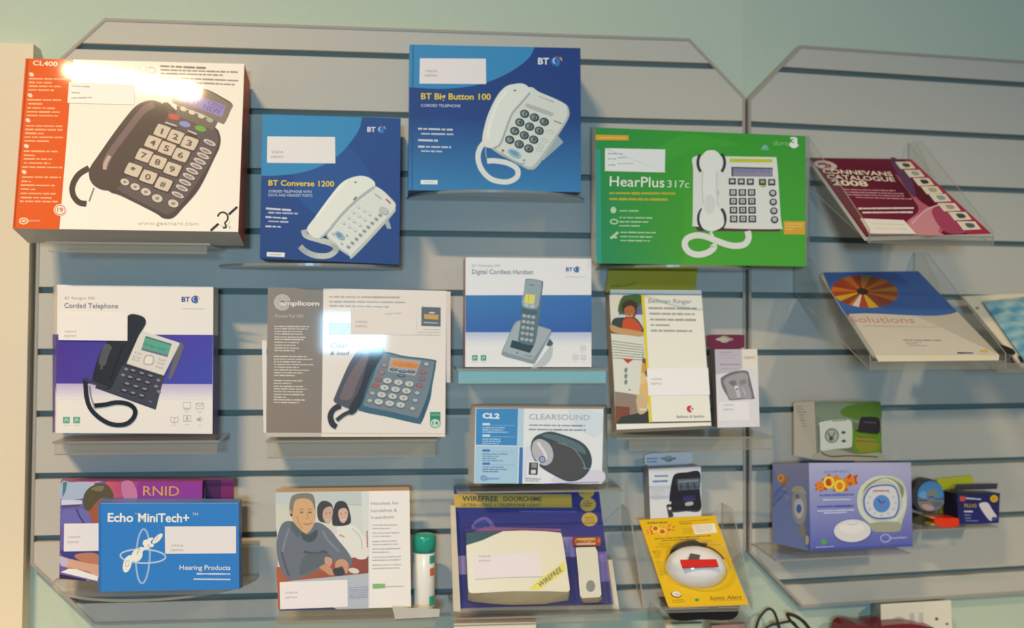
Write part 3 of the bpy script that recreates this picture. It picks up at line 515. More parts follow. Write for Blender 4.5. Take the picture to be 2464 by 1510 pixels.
for i in range(5):
    for j in range(3): a.E(443+26*j-3.5*i, 388+34*i+4*j, 11, 9, '#bac4c6', 8); a.S([(440+26*j-3.5*i, 389+34*i+4*j), (447+26*j-3.5*i, 390+34*i+4*j)], 4, '#5f7078', curve=False)
a.end(t, 'handset_picture', CARD, 'printed silver cordless handset standing in its cradle')
zb = min(v.z for v in a.A[2:]+a.B[2:]); s = shelf_at('clear lipped shelf glinting blue under the cordless handset carton', 1098, 1462, zb-.0005, .115, .023, lm=LIP_GLINT)
m = MB()

# ================================================================ small carton with the round amplifier
t, a = carton('amplifier_carton', 'low pale blue and white carton picturing a dark oval amplifier', 'box', f,
    [(157, 930), (906, 934), (897, 1372), (148, 1370)], .105, .115, .05, ('#e6e9f0', '#dcdce0', '#cdbfb4', '#b8c2c6', '#d9dadc', '#bcd0d6'), back=[(126, 905), (928, 912), (934, 1362), (112, 1350)], dK=.055)
a.P([(160, 932), (406, 932), (400, 1148), (158, 1144)], '#3a8acb'); a.P([(408, 932), (440, 932), (436, 1155), (402, 1150)], '#b3d3e8'); a.P([(158, 1148), (408, 1152), (402, 1370), (149, 1370)], '#a9cde6'); a.P([(414, 1158), (435, 1158), (430, 1371), (408, 1371)], '#3d72b8')
a.S([(158, 1147), (402, 1151)], 4, '#e9eef4', curve=False)
for y, c, n in ((1023, '#cfe4f4', 3), (1090, '#cfe4f4', 3), (1177, '#3d7ac0', 4), (1254, '#3d7ac0', 3)):
    a.P([(197, y-7), (241, y-7), (241, y+7), (197, y+7)], c); a.S([(245, y+6), (386, y+8)], 2.5, '#9cc4e2' if n == 3 and y < 1100 else '#7fa8cc', curve=False)
    a.L([(196, y+20+13*k, random.randint(270, 350), y+21+13*k) for k in range(n)], 10, '#b6d6ee' if y < 1100 else '#5d86b4')
a.C([(700, 940), (890, 960), (880, 1090), (780, 1060)], '#d6e2f0'); a.C([(440, 1180), (480, 1160), (500, 1300), (440, 1340)], '#d9dcee'); a.C([(620, 1330), (880, 1290), (892, 1366), (640, 1366)], '#d9d4ea')
a.L([(470, 1028, 800, 1032), (468, 1053, 802, 1058)], 15, '#7f9098'); a.S([(560, 1372), (880, 1362)], 4, '#5a60b0', curve=False)
a.end(t, 'carton', GLOSS)
a.T('CL2', 197, 987, 297, 990, 29, '#eef4fa', .045); a.end(t, 'model_lettering', GLOSS); a.T('CLEARSOUND', 470, 994, 825, 1000, 32, '#9aabb4'); a.end(t, 'title_lettering', GLOSS); a.T('geemarc', 222, 1347, 302, 1347, 16, '#4a6cc0'); a.ring(204, 1338, 16, 14, 4, '#4a6cc0'); a.ring(204, 1338, 8, 6, 3, '#4a6cc0'); a.end(t, 'maker_logo', GLOSS)
a.C([(545, 1076), (590, 1066), (640, 1075), (760, 1118), (815, 1165), (838, 1230), (825, 1290), (780, 1340), (720, 1358), (660, 1345), (540, 1275), (492, 1215), (480, 1150), (500, 1100)], '#3c484e')
a.C([(545, 1090), (590, 1080), (680, 1100), (780, 1150), (800, 1200), (700, 1150), (620, 1120)], '#587078'); a.C([(590, 1200), (620, 1130), (720, 1150), (780, 1230), (790, 1300), (740, 1345), (660, 1335), (570, 1275)], '#4d4a4e'); a.S([(640, 1130), (730, 1165), (785, 1240), (800, 1290)], 7, '#74868c')
a.C([(510, 1115), (545, 1112), (590, 1140), (612, 1195), (600, 1245), (560, 1265), (515, 1240), (488, 1190), (490, 1140)], '#b9b8c0'); a.S([(520, 1130), (560, 1190), (570, 1230)], 16, '#e2e2ea'); a.ring(547, 1229, 17, 17, 7, '#3d62b8'); a.S([(540, 1229), (554, 1229)], 5, '#3d62b8', curve=False)
a.E(680, 1134, 11, 6, '#3f9468'); a.L([(785, 1278, 825, 1284)], 7, '#a9acb0')
a.P([(462, 1240), (532, 1242), (527, 1330), (458, 1328)], '#f0f0f2'); a.P([(470, 1246), (524, 1247), (520, 1320), (467, 1319)], '#39404c'); a.P([(484, 1250), (516, 1251), (514, 1278), (483, 1277)], '#9a8c88'); a.P([(482, 1290), (510, 1290), (509, 1312), (481, 1312)], '#dcdde0'); a.L([(448, 1342, 540, 1344), (448, 1354, 530, 1356)], 8, '#8a8aa0')
a.end(t, 'amplifier_picture', GLOSS, 'printed dark oval telephone amplifier')
zb = min(v.z for v in a.A[2:]+a.B[2:]); s = shelf_at('flat clear shelf without a lip under the pale blue amplifier carton', 1102, 1500, zb-.0005, .125, 0)
# ================================================================ bottom row, left: magenta carton behind the blue one
f = fr(60, 1110, 3.775)
t, a = carton('magazine_carton', 'magenta carton picturing a person reading, behind the bright blue carton', 'box', f,
    [(325, 180), (1612, 182), (1606, 1085), (312, 1062)], .082, .084, .045, ('#8a2a86', '#7a2474', '#a8307a', '#5c1c58', '#98287c', '#7a1f62'), back=[(340, 152), (1640, 152), (1630, 1060), (325, 1040)], dK=.04)
a.P([(328, 182), (760, 182), (720, 560), (600, 1080), (318, 1064)], '#6a62a6'); a.C([(335, 185), (420, 185), (600, 200), (560, 320), (330, 340)], '#aebcd8'); a.P([(345, 185), (385, 185), (370, 270), (340, 330)], '#50808a')
a.P([(330, 345), (520, 350), (520, 385), (330, 395)], '#d6d4ec'); a.P([(330, 395), (520, 385), (480, 410), (330, 420)], '#54507e')
a.C([(450, 180), (560, 190), (620, 230), (640, 180), (700, 184)], '#c9b9d0', 4)
a.P([(740, 182), (1040, 182), (1030, 330), (700, 330)], '#d6606a', ['#d65a60', '#9c3a90', '#93308c', '#dd6658']); a.C([(880, 190), (980, 186), (1020, 330), (900, 330)], '#c87aa2')
a.P([(1040, 182), (1612, 182), (1606, 400), (1030, 400)], '#93309a')
a.C([(560, 430), (620, 340), (720, 310), (800, 360), (780, 560), (640, 560), (580, 500)], '#a65a3e'); a.C([(545, 440), (530, 330), (570, 250), (650, 205), (740, 205), (795, 270), (800, 330), (700, 330), (640, 380), (590, 440)], '#5a5138', 5); a.C([(600, 250), (660, 220), (720, 225), (690, 270)], '#7e7454')
a.C([(335, 460), (440, 430), (560, 440), (600, 560), (560, 600), (340, 600)], '#6f6cb4'); a.S([(470, 430), (500, 500), (540, 560)], 14, '#3c3a6c')
a.C([(350, 800), (660, 800), (680, 900), (400, 880), (340, 850)], '#3c3f86'); a.C([(450, 860), (520, 830), (660, 840), (680, 960), (560, 930)], '#c07c62')
a.C([(316, 860), (400, 880), (560, 920), (680, 945), (690, 1050), (620, 1030), (520, 1000), (420, 970), (330, 940)], '#dba88e'); a.C([(318, 868), (380, 880), (390, 930), (330, 945)], '#c6b9e0'); a.S([(400, 965), (500, 985), (600, 1010)], 10, '#a86c58')
a.P([(330, 1000), (400, 970), (470, 975), (665, 1040), (660, 1086), (560, 1075), (335, 1010)], '#f0ebee'); a.P([(330, 1004), (665, 1084), (665, 1094), (330, 1020)], '#6a62a6'); a.P([(316, 1020), (560, 1070), (560, 1082), (313, 1062)], '#3a2348')
a.end(t, 'carton', CARD)
a.T('RNID', 1075, 308, 1400, 310, 88, '#e0b01e', -.004); a.end(t, 'title_lettering', CARD)
a.P([(357, 562), (700, 558), (700, 808), (353, 815)], '#ece6ea'); a.T('VADA', 390, 693, 505, 691, 17, '#8a8a8c'); a.T('DEMO', 388, 739, 490, 737, 17, '#8a8a8c'); a.end(t, 'price_sticker', PAPER, 'white printed price sticker')
m = MB(); Q = [W(*f(*p), .05) for p in ((1636, 158), (1898, 164), (1898, 420), (1640, 420))]; m.hexa(Q, [q+Vector((0, .002, 0)) for q in Q], '#4c1550'); Q = [W(*f(*p), .0505) for p in ((1780, 162), (1898, 165), (1898, 420), (1780, 420))]; m.face(Q, '#7c1c66')
Q = [W(*f(*p), .0505) for p in ((1610, 152), (1895, 158), (1898, 166), (1612, 162))]; m.face(Q, '#a8307a')
t.add('end_flap', m, CARD, 'dark purple end flap standing open at the right')

t, a = carton('accessory_carton', 'bright blue carton with white atom-like rings and lettering, at bottom left', 'box', f,
    [(668, 378), (1942, 376), (1946, 1158), (670, 1182)], .132, .135, .05, ('#2f7fd0', '#2a70b8', '#5a86cc', '#2a66ac', '#2c73c0', '#2a6cb8'), back=[(700, 334), (1968, 336), (1980, 1136), (700, 1150)], dK=.085)
a.P([(670, 378), (690, 378), (692, 1182), (670, 1182)], '#2a70bc'); a.S([(690, 380), (1940, 378)], 4, '#7fb4ea', curve=False)
a.ring(1072, 858, 62, 246, 17, '#9fbbe4', 2, 0, 360, 44); a.ring(1072, 858, 205, 62, 15, '#b9cdec', 2, 0, 360, 44)
for x, y, rx, ry, r in ((930, 930, 38, 78, 15), (958, 878, 34, 30, 0), (1018, 850, 48, 62, 30), (1052, 800, 34, 24, -30), (1108, 740, 38, 34, 0), (1130, 712, 40, 16, -30), (1205, 698, 24, 62, 45), (1150, 760, 22, 16, 0)): a.E(x, y, rx, ry, '#f0efe8', r)
a.P([(1078, 710), (1128, 712), (1126, 790), (1084, 800)], '#f0efe8')
a.ring(930, 925, 16, 30, 5, '#a9b4bc', 15); a.S([(1020, 840), (1030, 810), (1050, 790)], 6, '#8f9aa2'); a.S([(1180, 720), (1215, 672)], 5, '#a9b4bc', curve=False); a.E(1230, 628, 12, 16, '#4f82c8', 20); a.S([(1110, 770), (1130, 750)], 6, '#8f9aa2', curve=False)
a.L([(1560, 1018, 1868, 1020), (1532, 1066, 1868, 1069)], 26, '#c9d8ee', .05)
a.end(t, 'carton', CARD)
a.T('Echo', 752, 544, 985, 546, 78, '#eef0ee', .026); a.T('MiniTech+', 1028, 546, 1492, 548, 78, '#eef0ee', .024); a.T('TM', 1522, 490, 1572, 490, 26, '#cfdcee'); a.T('TM', 998, 480, 1022, 480, 14, '#cfdcee'); a.end(t, 'title_lettering', CARD); a.T('Hearing Products', 1405, 980, 1866, 982, 42, '#dfe6ee', .014); a.end(t, 'subtitle_lettering', CARD)
a.P([(1272, 588), (1918, 586), (1918, 832), (1275, 836)], '#ece6ea'); a.T('VADA', 1328, 770, 1440, 770, 18, '#8a8a8c'); a.T('DEMO', 1326, 812, 1438, 812, 18, '#8a8a8c'); a.end(t, 'price_sticker', PAPER, 'white printed price sticker')
zb = min(v.z for v in a.A[2:]+a.B[2:])
s, z0 = moonshelf('large clear half-round shelf carrying the magenta and bright blue cartons', 138, 624, 1378, .14); s.o.location.z += zb-.0005-z0
m = MB(); c0, c1 = W(500, 1300, .002), W(624, 1300, .002); zt = W(620, 1299, .002).z; m.slab(c0.x, c1.x, .0005, .003, zb, zt); m.slab(c0.x, c1.x, .003, .0034, zt-.006, zt, mi=1)
s.b = Vector((0, 0, 0)); o = m.build('back_upstand', [ACR, EDGE], s.o, Vector(s.o.location)); 

# ================================================================ bottom row: carton with the printed people
f = fr(620, 1130, 3.973)
t, a = carton('handsfree_carton', 'white carton picturing a person in a grey jumper leaning on a table, bottom row', 'box', f,
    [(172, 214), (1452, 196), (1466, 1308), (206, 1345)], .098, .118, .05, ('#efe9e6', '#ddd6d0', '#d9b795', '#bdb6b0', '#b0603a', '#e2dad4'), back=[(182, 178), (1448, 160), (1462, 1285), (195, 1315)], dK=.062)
q = lambda *p: list(p)
a.P([(172, 214), (1060, 202), (1062, 1320), (206, 1345)], '#d2d6d2'); a.P([(172, 214), (1055, 204), (1055, 330), (172, 330)], '#c2cacb'); a.P([(172, 330), (330, 330), (300, 500), (175, 560)], '#cfcfc4'); a.S([(860, 330), (1050, 335)], 8, '#aeb4ac', curve=False); a.P([(990, 208), (1058, 204), (1062, 900), (1020, 900)], '#d6dcda')
a.P([(178, 930), (1062, 820), (1062, 985), (200, 1075), (184, 1070)], '#9a4a2c', ['#a85a34', '#8e4636', '#8a4232', '#b05e30', '#b05e30']); a.P([(186, 1060), (210, 1060), (216, 1344), (204, 1345)], '#b4582c')
# two people behind
a.C([(740, 560), (880, 520), (960, 560), (1040, 700), (1050, 830), (960, 850), (840, 760), (730, 660)], '#e2e0da'); a.C([(640, 470), (720, 500), (760, 600), (700, 620), (640, 560)], '#d9d3cb'); a.S([(900, 560), (980, 640), (1000, 760)], 8, '#bdbab4'); a.S([(780, 620), (830, 640)], 16, '#c49a88'); a.S([(1045, 580), (1050, 740)], 10, '#b0584c', curve=False)
a.C([(570, 430), (572, 350), (610, 300), (670, 300), (715, 340), (720, 420), (690, 500), (620, 500), (585, 480)], '#3f3c38'); a.C([(640, 370), (700, 350), (720, 400), (705, 470), (680, 515), (640, 490), (620, 430)], '#cba592')
a.C([(715, 520), (720, 400), (745, 320), (790, 296), (845, 315), (880, 400), (890, 500), (840, 530), (770, 535)], '#33312f'); a.C([(780, 380), (830, 362), (862, 395), (858, 460), (825, 505), (790, 490), (772, 430)], '#d3ab98'); a.S([(795, 470), (820, 478), (842, 468)], 6, '#e9dcd6'); a.S([(650, 470), (680, 478)], 5, '#e9dcd6')
for x, y in ((798, 418), (842, 412), (655, 415), (690, 408)): a.E(x, y, 8, 4, '#5a4238')
# person in front
a.C([(230, 520), (330, 490), (440, 580), (560, 500), (680, 560), (780, 680), (860, 780), (900, 860), (880, 930), (800, 900), (700, 860), (660, 830), (660, 900), (560, 960), (420, 1030), (310, 1050), (250, 1000), (200, 880), (180, 700)], '#6a6f7c')
a.C([(420, 590), (480, 620), (570, 570), (560, 650), (500, 690), (430, 660)], '#464c50'); a.S([(440, 780), (560, 800), (640, 780), (700, 860)], 26, '#4b525a'); a.S([(230, 780), (260, 900), (300, 1010)], 20, '#525866'); a.S([(300, 560), (260, 680), (240, 780)], 22, '#7e8494'); a.S([(620, 580), (680, 680), (780, 780)], 26, '#7c828e')
a.C([(440, 830), (560, 800), (680, 800), (660, 880), (520, 960), (400, 1000)], '#5c6468'); a.C([(330, 500), (370, 520), (420, 600), (380, 640), (320, 560)], '#585e68')
a.C([(318, 420), (320, 340), (350, 280), (430, 250), (510, 265), (550, 330), (556, 420), (545, 500), (510, 570), (470, 605), (430, 590), (370, 530), (335, 480)], '#d3a878')
a.C([(305, 390), (308, 310), (335, 245), (420, 222), (520, 232), (548, 300), (548, 380), (530, 330), (500, 285), (430, 270), (370, 285), (345, 330), (338, 400), (325, 420)], '#7d7a70'); a.E(316, 408, 12, 26, '#c79a6c'); a.E(322, 430, 11, 13, '#2c2a2a')
for x in (420, 500): a.E(x, 405, 19, 9, '#8a6244'); a.S([(x-26, 382), (x, 372), (x+24, 380)], 7, '#9a7450')
a.S([(470, 410), (485, 455), (462, 466)], 8, '#b58758'); a.S([(435, 510), (475, 520), (520, 505)], 9, '#a86a50'); a.S([(380, 440), (390, 500), (430, 560)], 16, '#c39668')
a.C([(650, 830), (700, 840), (715, 880), (690, 920), (650, 900), (640, 860)], '#c79a84'); a.C([(745, 880), (800, 850), (850, 870), (870, 920), (855, 985), (830, 980), (820, 930), (790, 920), (770, 940), (745, 940)], '#c8957a'); a.C([(590, 930), (660, 900), (720, 960), (735, 1000), (690, 1005), (640, 970)], '#c49070'); a.C([(720, 950), (790, 930), (830, 960), (825, 1000), (740, 1005)], '#3a3c40'); a.E(920, 962, 52, 26, '#ddd2c8', 12)
a.P([(330, 1058), (1062, 985), (1062, 1322), (740, 1330), (700, 1310), (340, 1330)], '#b4bac6'); a.P([(210, 1332), (720, 1312), (760, 1330), (500, 1338), (206, 1345)], '#2e3c5e')
a.L([(872, y, 1060, y-12) for y in (1125, 1145, 1162, 1180, 1198, 1215, 1228)], 13, '#7e8ab0')
a.S([(1062, 204), (1063, 1320)], 6, '#e6e6e6', curve=False)
a.L([(1090, 525, 1340, 524), (1095, 558, 1270, 557), (1095, 602, 1360, 598), (1095, 632, 1275, 631), (1095, 683, 1330, 676), (1095, 712, 1345, 706), (1095, 755, 1365, 748), (1095, 785, 1260, 783), (1095, 832, 1370, 826), (1095, 862, 1375, 855), (1095, 908, 1370, 902), (1095, 940, 1355, 934)], 14, '#b4b2b4')
a.P([(1098, 1088), (1218, 1086), (1220, 1126), (1100, 1132)], '#7fba6c'); a.L([(1225, 1113, 1392, 1108)], 15, '#b9c4b4')
a.end(t, 'carton', CARD)
a.T('Handset for', 1084, 332, 1352, 326, 28, '#aeb0b6', .004); a.T('handsfree &', 1084, 402, 1332, 394, 28, '#aeb0b6', .004); a.T('headset', 1086, 466, 1306, 458, 28, '#aeb0b6', .004); a.end(t, 'title_lettering', CARD)
a.P([(212, 1072), (858, 1048), (862, 1306), (218, 1330)], '#ece6ec'); a.T('VADA', 265, 1182, 385, 1178, 18, '#8a8a8c'); a.T('DEMO', 265, 1228, 378, 1224, 18, '#8a8a8c'); a.end(t, 'price_sticker', PAPER, 'white printed price sticker')
zb = min(v.z for v in a.A[2:]+a.B[2:]); shelf_at('clear lipped shelf under the carton picturing a grey jumper and the teal-capped tube', 668, 1056, zb-.0005, .135, .016)
# ticket holder clipped on that shelf
m = MB(); Q = [W(*f(*p), .1385) for p in ((1286, 1308), (1476, 1318), (1742, 1330), (1735, 1402), (1312, 1424))]; m.prism(Q, [v+Vector((0, .0012, 0)) for v in Q], '#dcd4cc')
single('price_ticket', 'crumpled pale paper ticket taped to a shelf front under the teal-capped tube', 'ticket', m, [clear('ticket_film', (.8, .8, .78), .05, .2, .55, (.78, .74, .70))], Q[3])
# tube
c = W(*f(1588, 1290), .075); ct = W(*f(1588, 770), .075); cc = W(*f(1588, 606), .075); r = (W(*f(1692, 1000), .075)-W(*f(1484, 1000), .075)).length/2
zf = zb
def lathe(mb, cx, cy, prof, col, n=36, cf=None):
    V, Fc = [], []
    for k, (rr, z) in enumerate(prof): V += [Vector((cx+rr*math.cos(6.28318*i/n), cy+rr*math.sin(6.28318*i/n), z)) for i in range(n)]
    for k in range(len(prof)-1): Fc += [(k*n+i, k*n+(i+1) % n, (k+1)*n+(i+1) % n, (k+1)*n+i) for i in range(n)]
    Fc.append(tuple(range(n))[::-1]); Fc.append(tuple((len(prof)-1)*n+i for i in range(n))); mb.tris(V, Fc, col, 0, True)
t = Thing('wipes_tube', 'white plastic tube with a teal cap, right of the carton picturing a grey jumper', 'tube', (c.x, c.y, zf))
m = MB(); lathe(m, c.x, c.y, [(r*.9, zf), (r, zf+.002), (r, ct.z-.001), (r*.96, ct.z)], '#f1eee8'); t.add('tube_body', m, PLAST)
m = MB(); R2 = r*1.06; lathe(m, c.x, c.y, [(R2, ct.z-.001), (R2, ct.z+.010), (R2*1.02, ct.z+.012), (R2*1.02, cc.z-.007), (R2*.97, cc.z-.003), (R2*.8, cc.z-.001), (R2*.3, cc.z)], '#1f9c86'); t.add('cap', m, PLAST, 'teal screw cap')
m = MB(); rl = r+.0003
def lab(a0, a1, z0, z1, col, k=0):
    n = 8
    for i in range(n):
        p = [math.radians(a0+(a1-a0)*(i+e)/n) for e in (0, 1)]; g = lambda t, z: Vector((c.x+(rl+k*.0001)*math.cos(t), c.y+(rl+k*.0001)*math.sin(t), z))
        m.face([g(p[0], z1), g(p[1], z1), g(p[1], z0), g(p[0], z0)], col)
H = ct.z-zf
for args, lb in (((-62, -18, zf+H*.80, zf+H*.94, '#2fa08e'), 'teal patch'), ((-62, -20, zf+H*.05, zf+H*.22, '#2fa08e'), 'teal patch'), ((-60, -25, zf+H*.58, zf+H*.72, '#cf7040', 1), 'orange patch'), ((-176, -150, zf+H*.05, zf+H*.35, '#3a98a0'), 'teal patch'), ((-178, -160, zf+H*.8, zf+H*.95, '#3a98a0'), 'teal patch')):
    m = MB(); lab(*args); t.add('label_patch', m, PAPER, lb)

# ================================================================ doorchime blister pack
f = fr(1060, 1130, 3.974)
P0, N = quadplane([(125, 175), (1515, 190), (1645, 1290), (180, 1330)], .055, .10, f)
t = Thing('doorchime_pack', 'blue and yellow blister pack holding a cream doorchime and a slim bell push', 'blister pack', hit(*f(900, 1330), P0, N)); a = Art(P0, N, f)
q4 = [(125, 150), (1510, 165), (1650, 1290), (182, 1330)]; A = [a.w(*p) for p in q4]; a.mb.hexa(A, [v-N*.003 for v in A], ('#3a3d9c', '#cfcdd8', '#3a3d9c', '#3a3d9c', '#3a3d9c', '#3a3d9c'))
a.P(q4, '#333a96', ['#3a48b0', '#424ab4', '#7a70cc', '#6866c8']); a.P([(125, 150), (1510, 165), (1512, 205), (128, 195)], '#26306e')
a.P([(128, 230), (1250, 232), (1258, 358), (132, 358)], '#c9a63a'); a.C([(300, 560), (340, 480), (440, 450), (520, 540), (420, 560)], '#6d5aa6'); a.C([(330, 550), (350, 500), (430, 480), (470, 545)], '#343c92'); a.P([(420, 545), (1150, 560), (1150, 590), (300, 600)], '#8a5c9a'); a.P([(1170, 640), (1270, 640), (1290, 830), (1190, 830)], '#8d80c0'); a.P([(1500, 780), (1590, 780), (1610, 1060), (1520, 1070)], '#7e6cb4'); a.P([(160, 820), (240, 820), (250, 1000), (170, 1000)], '#9a86b8')
for x, y in ((1395, 205), (1410, 330), (1425, 472)): a.E(x, y, 76, 66, '#c2a242')
a.L([(1360, 318, 1455, 320), (1375, 342, 1440, 343), (1380, 298, 1425, 299), (1380, 455, 1468, 456), (1385, 478, 1470, 480)], 13, '#6a5a3c'); a.L([(1340, 226, 1440, 228)], 12, '#6a5a3c')
a.L([(750, 398, 1308, 400)], 20, '#5a66b4')
a.end(t, 'backing_card', GLOSS, 'printed blue and yellow backing card')
a.T('WIREFREE', 205, 296, 550, 298, 48, '#3f4434', .03); a.T('DOORCHIME', 600, 295, 968, 297, 42, '#4a4a36', .03); a.T('ULTRA LONG + TELEPHONE LIGHT', 200, 348, 958, 350, 28, '#4c4a38', .012); a.end(t, 'title_lettering', CARD)
def solid(t, name, mat, q, h0, h1, cf, cs=None, label=None, inset=0, parent=None, n=1):
    m = MB(); b = [a.w(*p, h0) for p in q]; tp = [a.w(*p, 0) for p in q]; ctr = sum(b, Vector())/len(b)
    tp = [v+N*h1 + (ctr-v)*inset for v in b]; m.prism(tp, b, cf, cs or cf); return t.add(name, m, mat, label, parent)
hh = .034
u = smooth([(245, 600), (245, 720)], False, 1)
body = [(246, 720), (400, 672), (520, 618), (600, 585), (800, 578), (1000, 586), (1150, 600), (1165, 640), (1205, 900), (1238, 1140), (1220, 1165), (1000, 1158), (700, 1158), (450, 1170), (300, 1178), (270, 1165), (262, 1100)]
back = [(246, 720), (400, 672), (520, 618), (600, 585), (800, 578), (1000, 586), (1150, 600), (1165, 640), (1205, 900), (1238, 1150), (1220, 1245), (1000, 1280), (700, 1290), (450, 1275), (290, 1255), (258, 1240), (255, 1100)]
m = MB(); Nh = N*hh
P1 = P0+N*hh; fh = [hit(*f(*p), P1, N) for p in body]; bh = [hit(*f(*p), P0+N*.0045, N) for p in back]; m.prism(fh, bh, '#efe7cd', '#cdbd96'); ob = t.add('chime_unit', m, PLAST, 'cream plastic doorchime with a dark green corner')
m = MB(); gc = [(248, 600), (600, 586), (520, 618), (400, 672), (248, 720)]; g1 = [hit(*f(*p), P1-N*.004, N) for p in gc]; m.prism(g1, [hit(*f(*p), P0+N*.0045, N) for p in gc], '#2c4846'); t.add('grille', m, PLAST, 'dark green speaker corner', ob)
b = Art(P1, N, f); b.P([(308, 815), (700, 796), (940, 790), (968, 1020), (700, 1028), (335, 1045)], '#f0e6ea'); b.S([(330, 1047), (600, 1030), (980, 1020)], 4, '#8f8c84'); b.T('VADA', 362, 834, 482, 830, 17, '#8a8a8c'); b.T('DEMO', 368, 878, 480, 874, 17, '#8a8a8c'); o = t.add('price_sticker', b.mb, PAPER, 'white printed price sticker', ob); b.mb = MB()
b.P([(845, 1142), (925, 1064), (1170, 885), (1186, 880), (1194, 965), (1090, 1040), (960, 1130), (930, 1145)], '#eee262'); b.T('WIREFREE', 950, 1125, 1165, 962, 46, '#3f4a76', .012, .15); t.add('flash_strip', b.mb, PAPER, 'yellow diagonal strip with dark blue lettering', ob); b.mb = MB()
m = MB(); P2 = P0+N*.024
bp = [(1300, 740), (1480, 735), (1500, 780), (1538, 1190), (1520, 1215), (1350, 1225), (1335, 1200)]; bb = [(1290, 740), (1482, 735), (1502, 800), (1542, 1240), (1500, 1268), (1380, 1275), (1335, 1255)]
m.prism([hit(*f(*p), P2, N) for p in bp], [hit(*f(*p), P0+N*.0045, N) for p in bb], '#e6e0cb', '#bfae8c'); ob = t.add('bell_push', m, PLAST, 'slim cream bell push with a grey button')
b = Art(P2, N, f); b.E(1435, 1110, 44, 56, '#8f908a'); b.S([(1300, 745), (1345, 1190)], 10, '#f3ecd6', curve=False); t.add('button', b.mb, PLAST, 'grey round button', ob); b.mb = MB()
m = MB(); y0, y1 = 640, 732; A1, A2 = hit(*f(1268, 688), P0+N*.014, N), hit(*f(1522, 684), P0+N*.014, N); rr = (hit(*f(1268, 640), P0+N*.014, N)-hit(*f(1268, 735), P0+N*.014, N)).length/2
for i, (k0, k1, c_) in enumerate(((0, .1, '#b8502a'), (.1, .85, '#d0622c'), (.85, 1, '#c25a24'))): m.tube([A1.lerp(A2, k0), A1.lerp(A2, (k0+k1)/2), A1.lerp(A2, k1)], rr, c_, 16)
b = Art(P0+N*(.014+rr+.0003), N, f); b.mb = m; b.P([(1300, 654), (1478, 650), (1478, 668), (1300, 672)], '#c9c04a'); b.P([(1296, 700), (1484, 696), (1484, 714), (1296, 718)], '#d9b8a0'); t.add('battery', m, PLAST, 'orange battery')
m = MB()
def dome(q, h, ins, mi=0):
    b_ = [a.w(*p, 0) for p in q]; ctr = sum(b_, Vector())/len(b_); tp = [v+N*h+(ctr-v)*ins for v in b_]; k = len(q)
    for i in range(k): j = (i+1) % k; m.face((tp[i], b_[i], b_[j], tp[j]), '#fff', mi)
    m.face(tp, '#fff', mi)
dome([(200, 560), (1200, 560), (1262, 1290), (235, 1300)], .038, .03); dome([(1262, 630), (1540, 625), (1580, 1275), (1320, 1285)], .03, .06)
ed = [(88, 345), (135, 345), (185, 1350), (118, 1345)]; m.prism([a.w(*p, .020) for p in ed], [a.w(*p, .001) for p in ed], '#fff', None, 2)
ed = [(1585, 860), (1625, 860), (1692, 1330), (1650, 1325)]; m.prism([a.w(*p, .014) for p in ed], [a.w(*p, .001) for p in ed], '#fff', None, 2)
ed = [(118, 1345), (182, 1318), (1650, 1280), (1690, 1325)]; m.prism([a.w(*p, .014) for p in ed], [a.w(*p, .001) for p in ed], '#fff', None, 1)
t.add('blister', m, [BLIS, LIP, clear('frosted_rib', (.92, .88, .8), .06, .1, .5, (.92, .84, .70))], 'clear moulded blister with thick side ribs')
zs = min(a.w(180, 1330).z, a.w(1650, 1290).z)-.0035; shelf_at('flat clear shelf under the doorchime blister pack', 1090, 1498, zs, .135, .012)
m = MB(); m.hexa((lambda A_: A_[:2]+down(A_[2:]))([W(*p, .10) for p in ((1092, 1499), (1290, 1496), (1290, 1640), (1092, 1640))]), (lambda A_: A_[:2]+down(A_[2:]))([W(*p, .03) for p in ((1104, 1480), (1284, 1479), (1284, 1620), (1104, 1620))]), ('#e8dfd0', '#c9b9a0', '#a8825a', '#c9b9a0', '#c9b9a0', '#c9b9a0'))
single('cream_carton', 'cream carton whose top edge just shows below the doorchime shelf', 'box', m, CARD, W(1190, 1640, .07))
# ================================================================ green carton across the corner
f = fr(1380, 280, 3.775)
t, a = carton('telephone_carton', 'wide green carton picturing a white corded telephone with a curling cord', 'box', f,
    [(198, 100), (2108, 178), (2110, 1362), (206, 1334)], .10, .108, .07, ('#2f9e35', '#cfd4d2', '#cfd4d2', '#3a6a3c', '#dfdcda', '#dadfe0'), back=[(156, 98), (2146, 186), (2146, 1352), (160, 1308)], dK=.035)
q = [(198, 100), (2108, 178), (2110, 1362), (206, 1334)]
a.P([(198, 100), (1000, 133), (1000, 1346), (206, 1334)], '#2f9a3c', ['#249045', '#35a02c', '#40a02c', '#1d8a58']); a.P([(1000, 133), (2108, 178), (2110, 1362), (1000, 1346)], '#35a02c', ['#35a02c', '#2f9c2c', '#3fa62c', '#48a828']); a.P([(200, 300), (245, 300), (255, 1335), (206, 1334)], '#2a9c8c')
a.C([(1000, 170), (1300, 200), (1500, 260), (1100, 300), (800, 420), (760, 300)], '#3ca632')
a.P([(200, 166), (500, 172), (500, 218), (202, 214)], '#e2a51e'); a.L([(235, 192, 470, 196)], 16, '#f0cf74'); a.P([(1908, 950), (2102, 952), (2102, 1072), (1912, 1070)], '#dda42c'); a.L([(1925, 975, 2090, 978), (1925, 1000, 2080, 1003), (1925, 1025, 2000, 1026)], 15, '#f0cf8c')
a.L([(325, 697, 925, 700)], 38, '#b9b02a', .2); a.L([(325, 750, 855, 755)], 38, '#b9b02a', .2)
